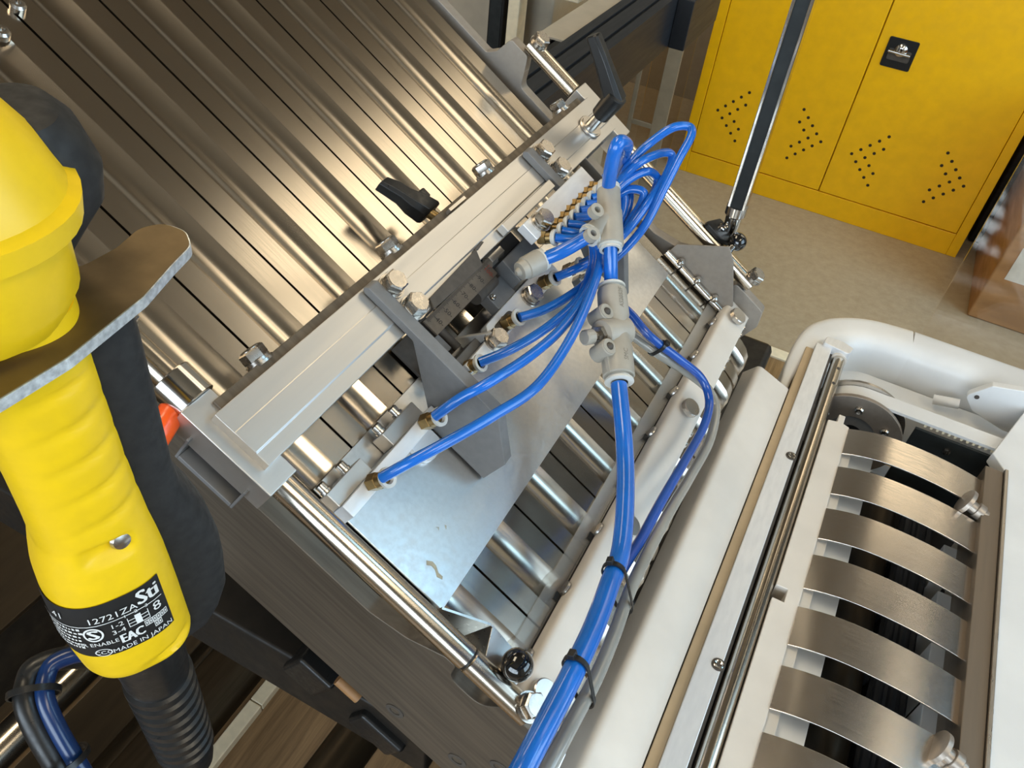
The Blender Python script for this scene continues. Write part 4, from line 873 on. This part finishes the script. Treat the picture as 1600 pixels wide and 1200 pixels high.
# head above the guard plate
HD = [(1.2495, -.030, .0140, .022), (1.2570, -.034, .0186, .026), (1.2680, -.035, .0190, .027), (1.2735, -.036, .0196, .0275), (1.2745, -.038, .0236, .0300), (1.2800, -.0385, .0246, .0305), (1.2815, -.036, .0222, .0280), (1.2900, -.034, .0190, .0255), (1.2985, -.030, .0140, .021), (1.3060, -.023, .0065, .014), (1.3085, -.014, -.001, .006)]
G(PEN).loft([ring(z, a, b_, d, -.002) for z, a, b_, d in HD]).build('grip_head', 'pyellow', grip, ang=30)
BH = [(1.2400, .000, .0165, .010), (1.2540, -.002, .0200, .013), (1.2600, -.004, .0245, .015), (1.2680, -.004, .0310, .017), (1.2760, -.004, .0325, .017), (1.2850, -.004, .0300, .0165), (1.2895, -.004, .0262, .015), (1.2905, .000, .0225, .012)]
G(PEN).loft([ring(z, a, b_, d, -.016, sq=2.8) for z, a, b_, d in BH]).build('head_rubber', 'rubber', grip, ang=35)
# rubber trigger side
TR = [(1.2440, .006, .0276, .0132), (1.234, .006, .0282, .0135), (1.212, .006, .0277, .0135), (1.194, .006, .0272, .0135), (1.178, .006, .0268, .0135), (1.170, .006, .0278, .0138), (1.160, .006, .0312, .0140), (1.150, .006, .0338, .0142), (1.138, .006, .0352, .0142), (1.126, .006, .0350, .0142), (1.112, .006, .0338, .0138), (1.102, .006, .0300, .013), (1.095, .006, .0255, .012), (1.090, .006, .0180, .010)]
G(PEN).loft([ring(z, a, b_, d, -.004, sq=3) for z, a, b_, d in TR]).build('trigger_rubber', 'rubber', grip, ang=40)
# guard plate
gpz = 1.2475
go = [(-.1530, .0250), (-.1475, .0500), (-.1462, .0675), (-.1453, .0833), (-.1484, .1093), (-.1527, .1235), (-.1551, .1330), (-.1609, .1372), (-.1688, .1368), (-.1718, .1310), (-.1695, .1209), (-.1700, .1090), (-.1850, .1000), (-.2050, .0900), (-.2050, .0400), (-.1900, .0200)]
go = rpoly(go, [.004, .01, .01, .01, .01, .01, .006, .006, .006, .006, .006, .006, .02, .01, .01, .01], 3)
gd = G(WLD).prism(go, 2, gpz-.0035, gpz).build('guard_plate', 'guardplate', grip, label='dusty brown metal guard plate')
g = G(WLD); n = len(go)
for i in range(n):
    a, b_ = Vector((*go[i], 0)), Vector((*go[(i+1) % n], 0)); d = (b_-a)
    if d.length < 1e-6: continue
    nrm = Vector((d.y, -d.x, 0)).normalized()*.0003
    if nrm.dot((a+b_)/2-Vector((-.18, .07, 0))) < 0: nrm = -nrm
    g.slab([a+nrm*-.5+Vector((0, 0, gpz-.0034)), b_+nrm*-.5+Vector((0, 0, gpz-.0034)), b_+nrm*-.5+Vector((0, 0, gpz-.0002)), a+nrm*-.5+Vector((0, 0, gpz-.0002))], nrm*1.5)
g.build('cut_edge', 'cutedge', gd, label='bright cut edge')
# type label
ATAB = [0.0]; q0 = Vector(surf(1.137, R(-88)))
for k in range(1, 241):
    q1 = Vector(surf(1.137, R(-88)+R(121)*k/240)); ATAB.append(ATAB[-1]+(q1-q0).length); q0 = q1
def lab_an(s):
    L = max(0, min(1, s))*ATAB[-1]
    for k in range(240):
        if ATAB[k+1] >= L: return R(-88)+R(121)*(k+(L-ATAB[k])/max(1e-9, ATAB[k+1]-ATAB[k]))/240
    return R(33)
def lab_pt(s, h, off=.0003): return surf(1.1235+.0275*h, lab_an(s), off)
def label_patch(s0, s1, h0, h1, off, n=24, m_=1):
    vs = []; fs = []
    for i in range(n+1):
        for k in range(m_+1): vs.append(lab_pt(s0+(s1-s0)*i/n, h0+(h1-h0)*k/m_, off))
    for i in range(n):
        for k in range(m_): a = i*(m_+1)+k; fs.append((a, a+m_+1, a+m_+2, a+1))
    return vs, fs
lb = G(PEN).add(*label_patch(0, 1, 0, 1, .00035, 40, 12)).build('type_label', 'ink', grip, label='black curved type label with silver print')
W_ = ATAB[-1]                                 # label length along the arc
pr_ = G(PEN)
def lt(s, size, s0, h0, sx=1):
    vs, fs = text_geo(s, size, lambda x, y: lab_pt(s0+x*sx/W_, h0+y/.0275, .00075))
    pr_.add(vs, fs)
def lbox(s0, s1, h0, h1, n=3): pr_.add(*label_patch(s0, s1, h0, h1, .0007, n))
for dx in (-.006, -.003, 0, .003, .006): lt('Sti', .0090, .885+dx, .835, .80)
lt('12721ZA', .0042, .63, .755, .92)
lbox(.06, .97, .655, .667, 16)
def oval(s0, h0, a, b_, q): 
    for i in range(28):
        a0 = 2*PI*i/28; a1 = 2*PI*(i+1)/28; pr_.add([lab_pt(s0+a*math.cos(t_)*k, h0+b_*math.sin(t_)*k, .0007) for t_, k in ((a0, 1), (a1, 1), (a1, q), (a0, q))], [(0, 1, 2, 3)])
oval(.475, .49, .066, .135, .80)
for dx in (-.006, -.003, 0, .003, .006): lt('S', .0068, .475+dx, .485, 1.1)
lt('1-2', .0031, .635, .56); lt('3-4', .0031, .635, .44)
for s0, s1 in ((.705, .710), (.755, .797), (.845, .850)): lbox(s0, s1, .42, .60)
for h in (.42, .48, .54): lbox(.705, .85, h, h+.012)
lt('1', .0022, .70, .655); lt('2', .0022, .775, .665); lt('3', .0022, .85, .665); lt('8', .0060, .915, .54)
lt('OR ENABLE', .0028, .475, .285, .85)
for dx in (-.005, -.002, .002, .005): lt('EAC', .0066, .705+dx, .262, .58)
for i in range(6):
    for k in range(2):
        if k == 0 and not 2 <= i <= 3: continue
        s0 = .800+.029*i; h0 = .185+.11*k
        for a0, a1, b0, b1 in ((0, .027, 0, .014), (0, .027, .092, .106), (0, .004, 0, .106), (.023, .027, 0, .106), (.009, .018, .030, .076)): lbox(s0+a0, s0+a1, h0+b0, h0+b1, 1)
oval(.490, .10, .056, .080, .86); lt('CCC', .0028, .490, .10, .9)
lt('MADE IN JAPAN', .0031, .765, .085, .86)
lt('41', .0042, .27, .83)
rg = random.Random(3)
for k in range(6):                         # print too fine to read at the worn left end
    a0 = .13
    while a0 < .385:
        w0 = rg.uniform(.008, .03); lbox(a0, a0+w0, .585-.075*k, .585-.075*k+.042*rg.uniform(.6, 1), 1); a0 += w0+rg.uniform(.005, .012)
pr_.build('label_print', 'inkwhite', lb, kind='stuff', label='silver letters and symbols')
# strain relief and cable
g = G(PEN); prof_ = [(0, .0135), (.004, .0138), (.012, .0132), (.030, .0122)]
tt = .030
while tt < .094: prof_ += [(tt+.0004, .0118-.012*(tt-.03)), (tt+.0022, .0118-.012*(tt-.03)), (tt+.0030, .0132-.012*(tt-.03)), (tt+.0062, .0132-.012*(tt-.03)), (tt+.0070, .0118-.012*(tt-.03))]; tt += .0074
prof_ += [(.106, .0108), (.112, .0098)]
g.lathe((.0005, 0, 1.0985), (-.012, 0, -1), prof_, 36).build('strain_relief', 'black', grip, ang=40)
G(PEN).tube(spline([(-.0008, 0, .995), (-.0012, 0, .96), (.000, 0, .90), (.006, .004, .80)], 8), .0056, 20).build('cable', 'clear', grip, label='pale grey cable')
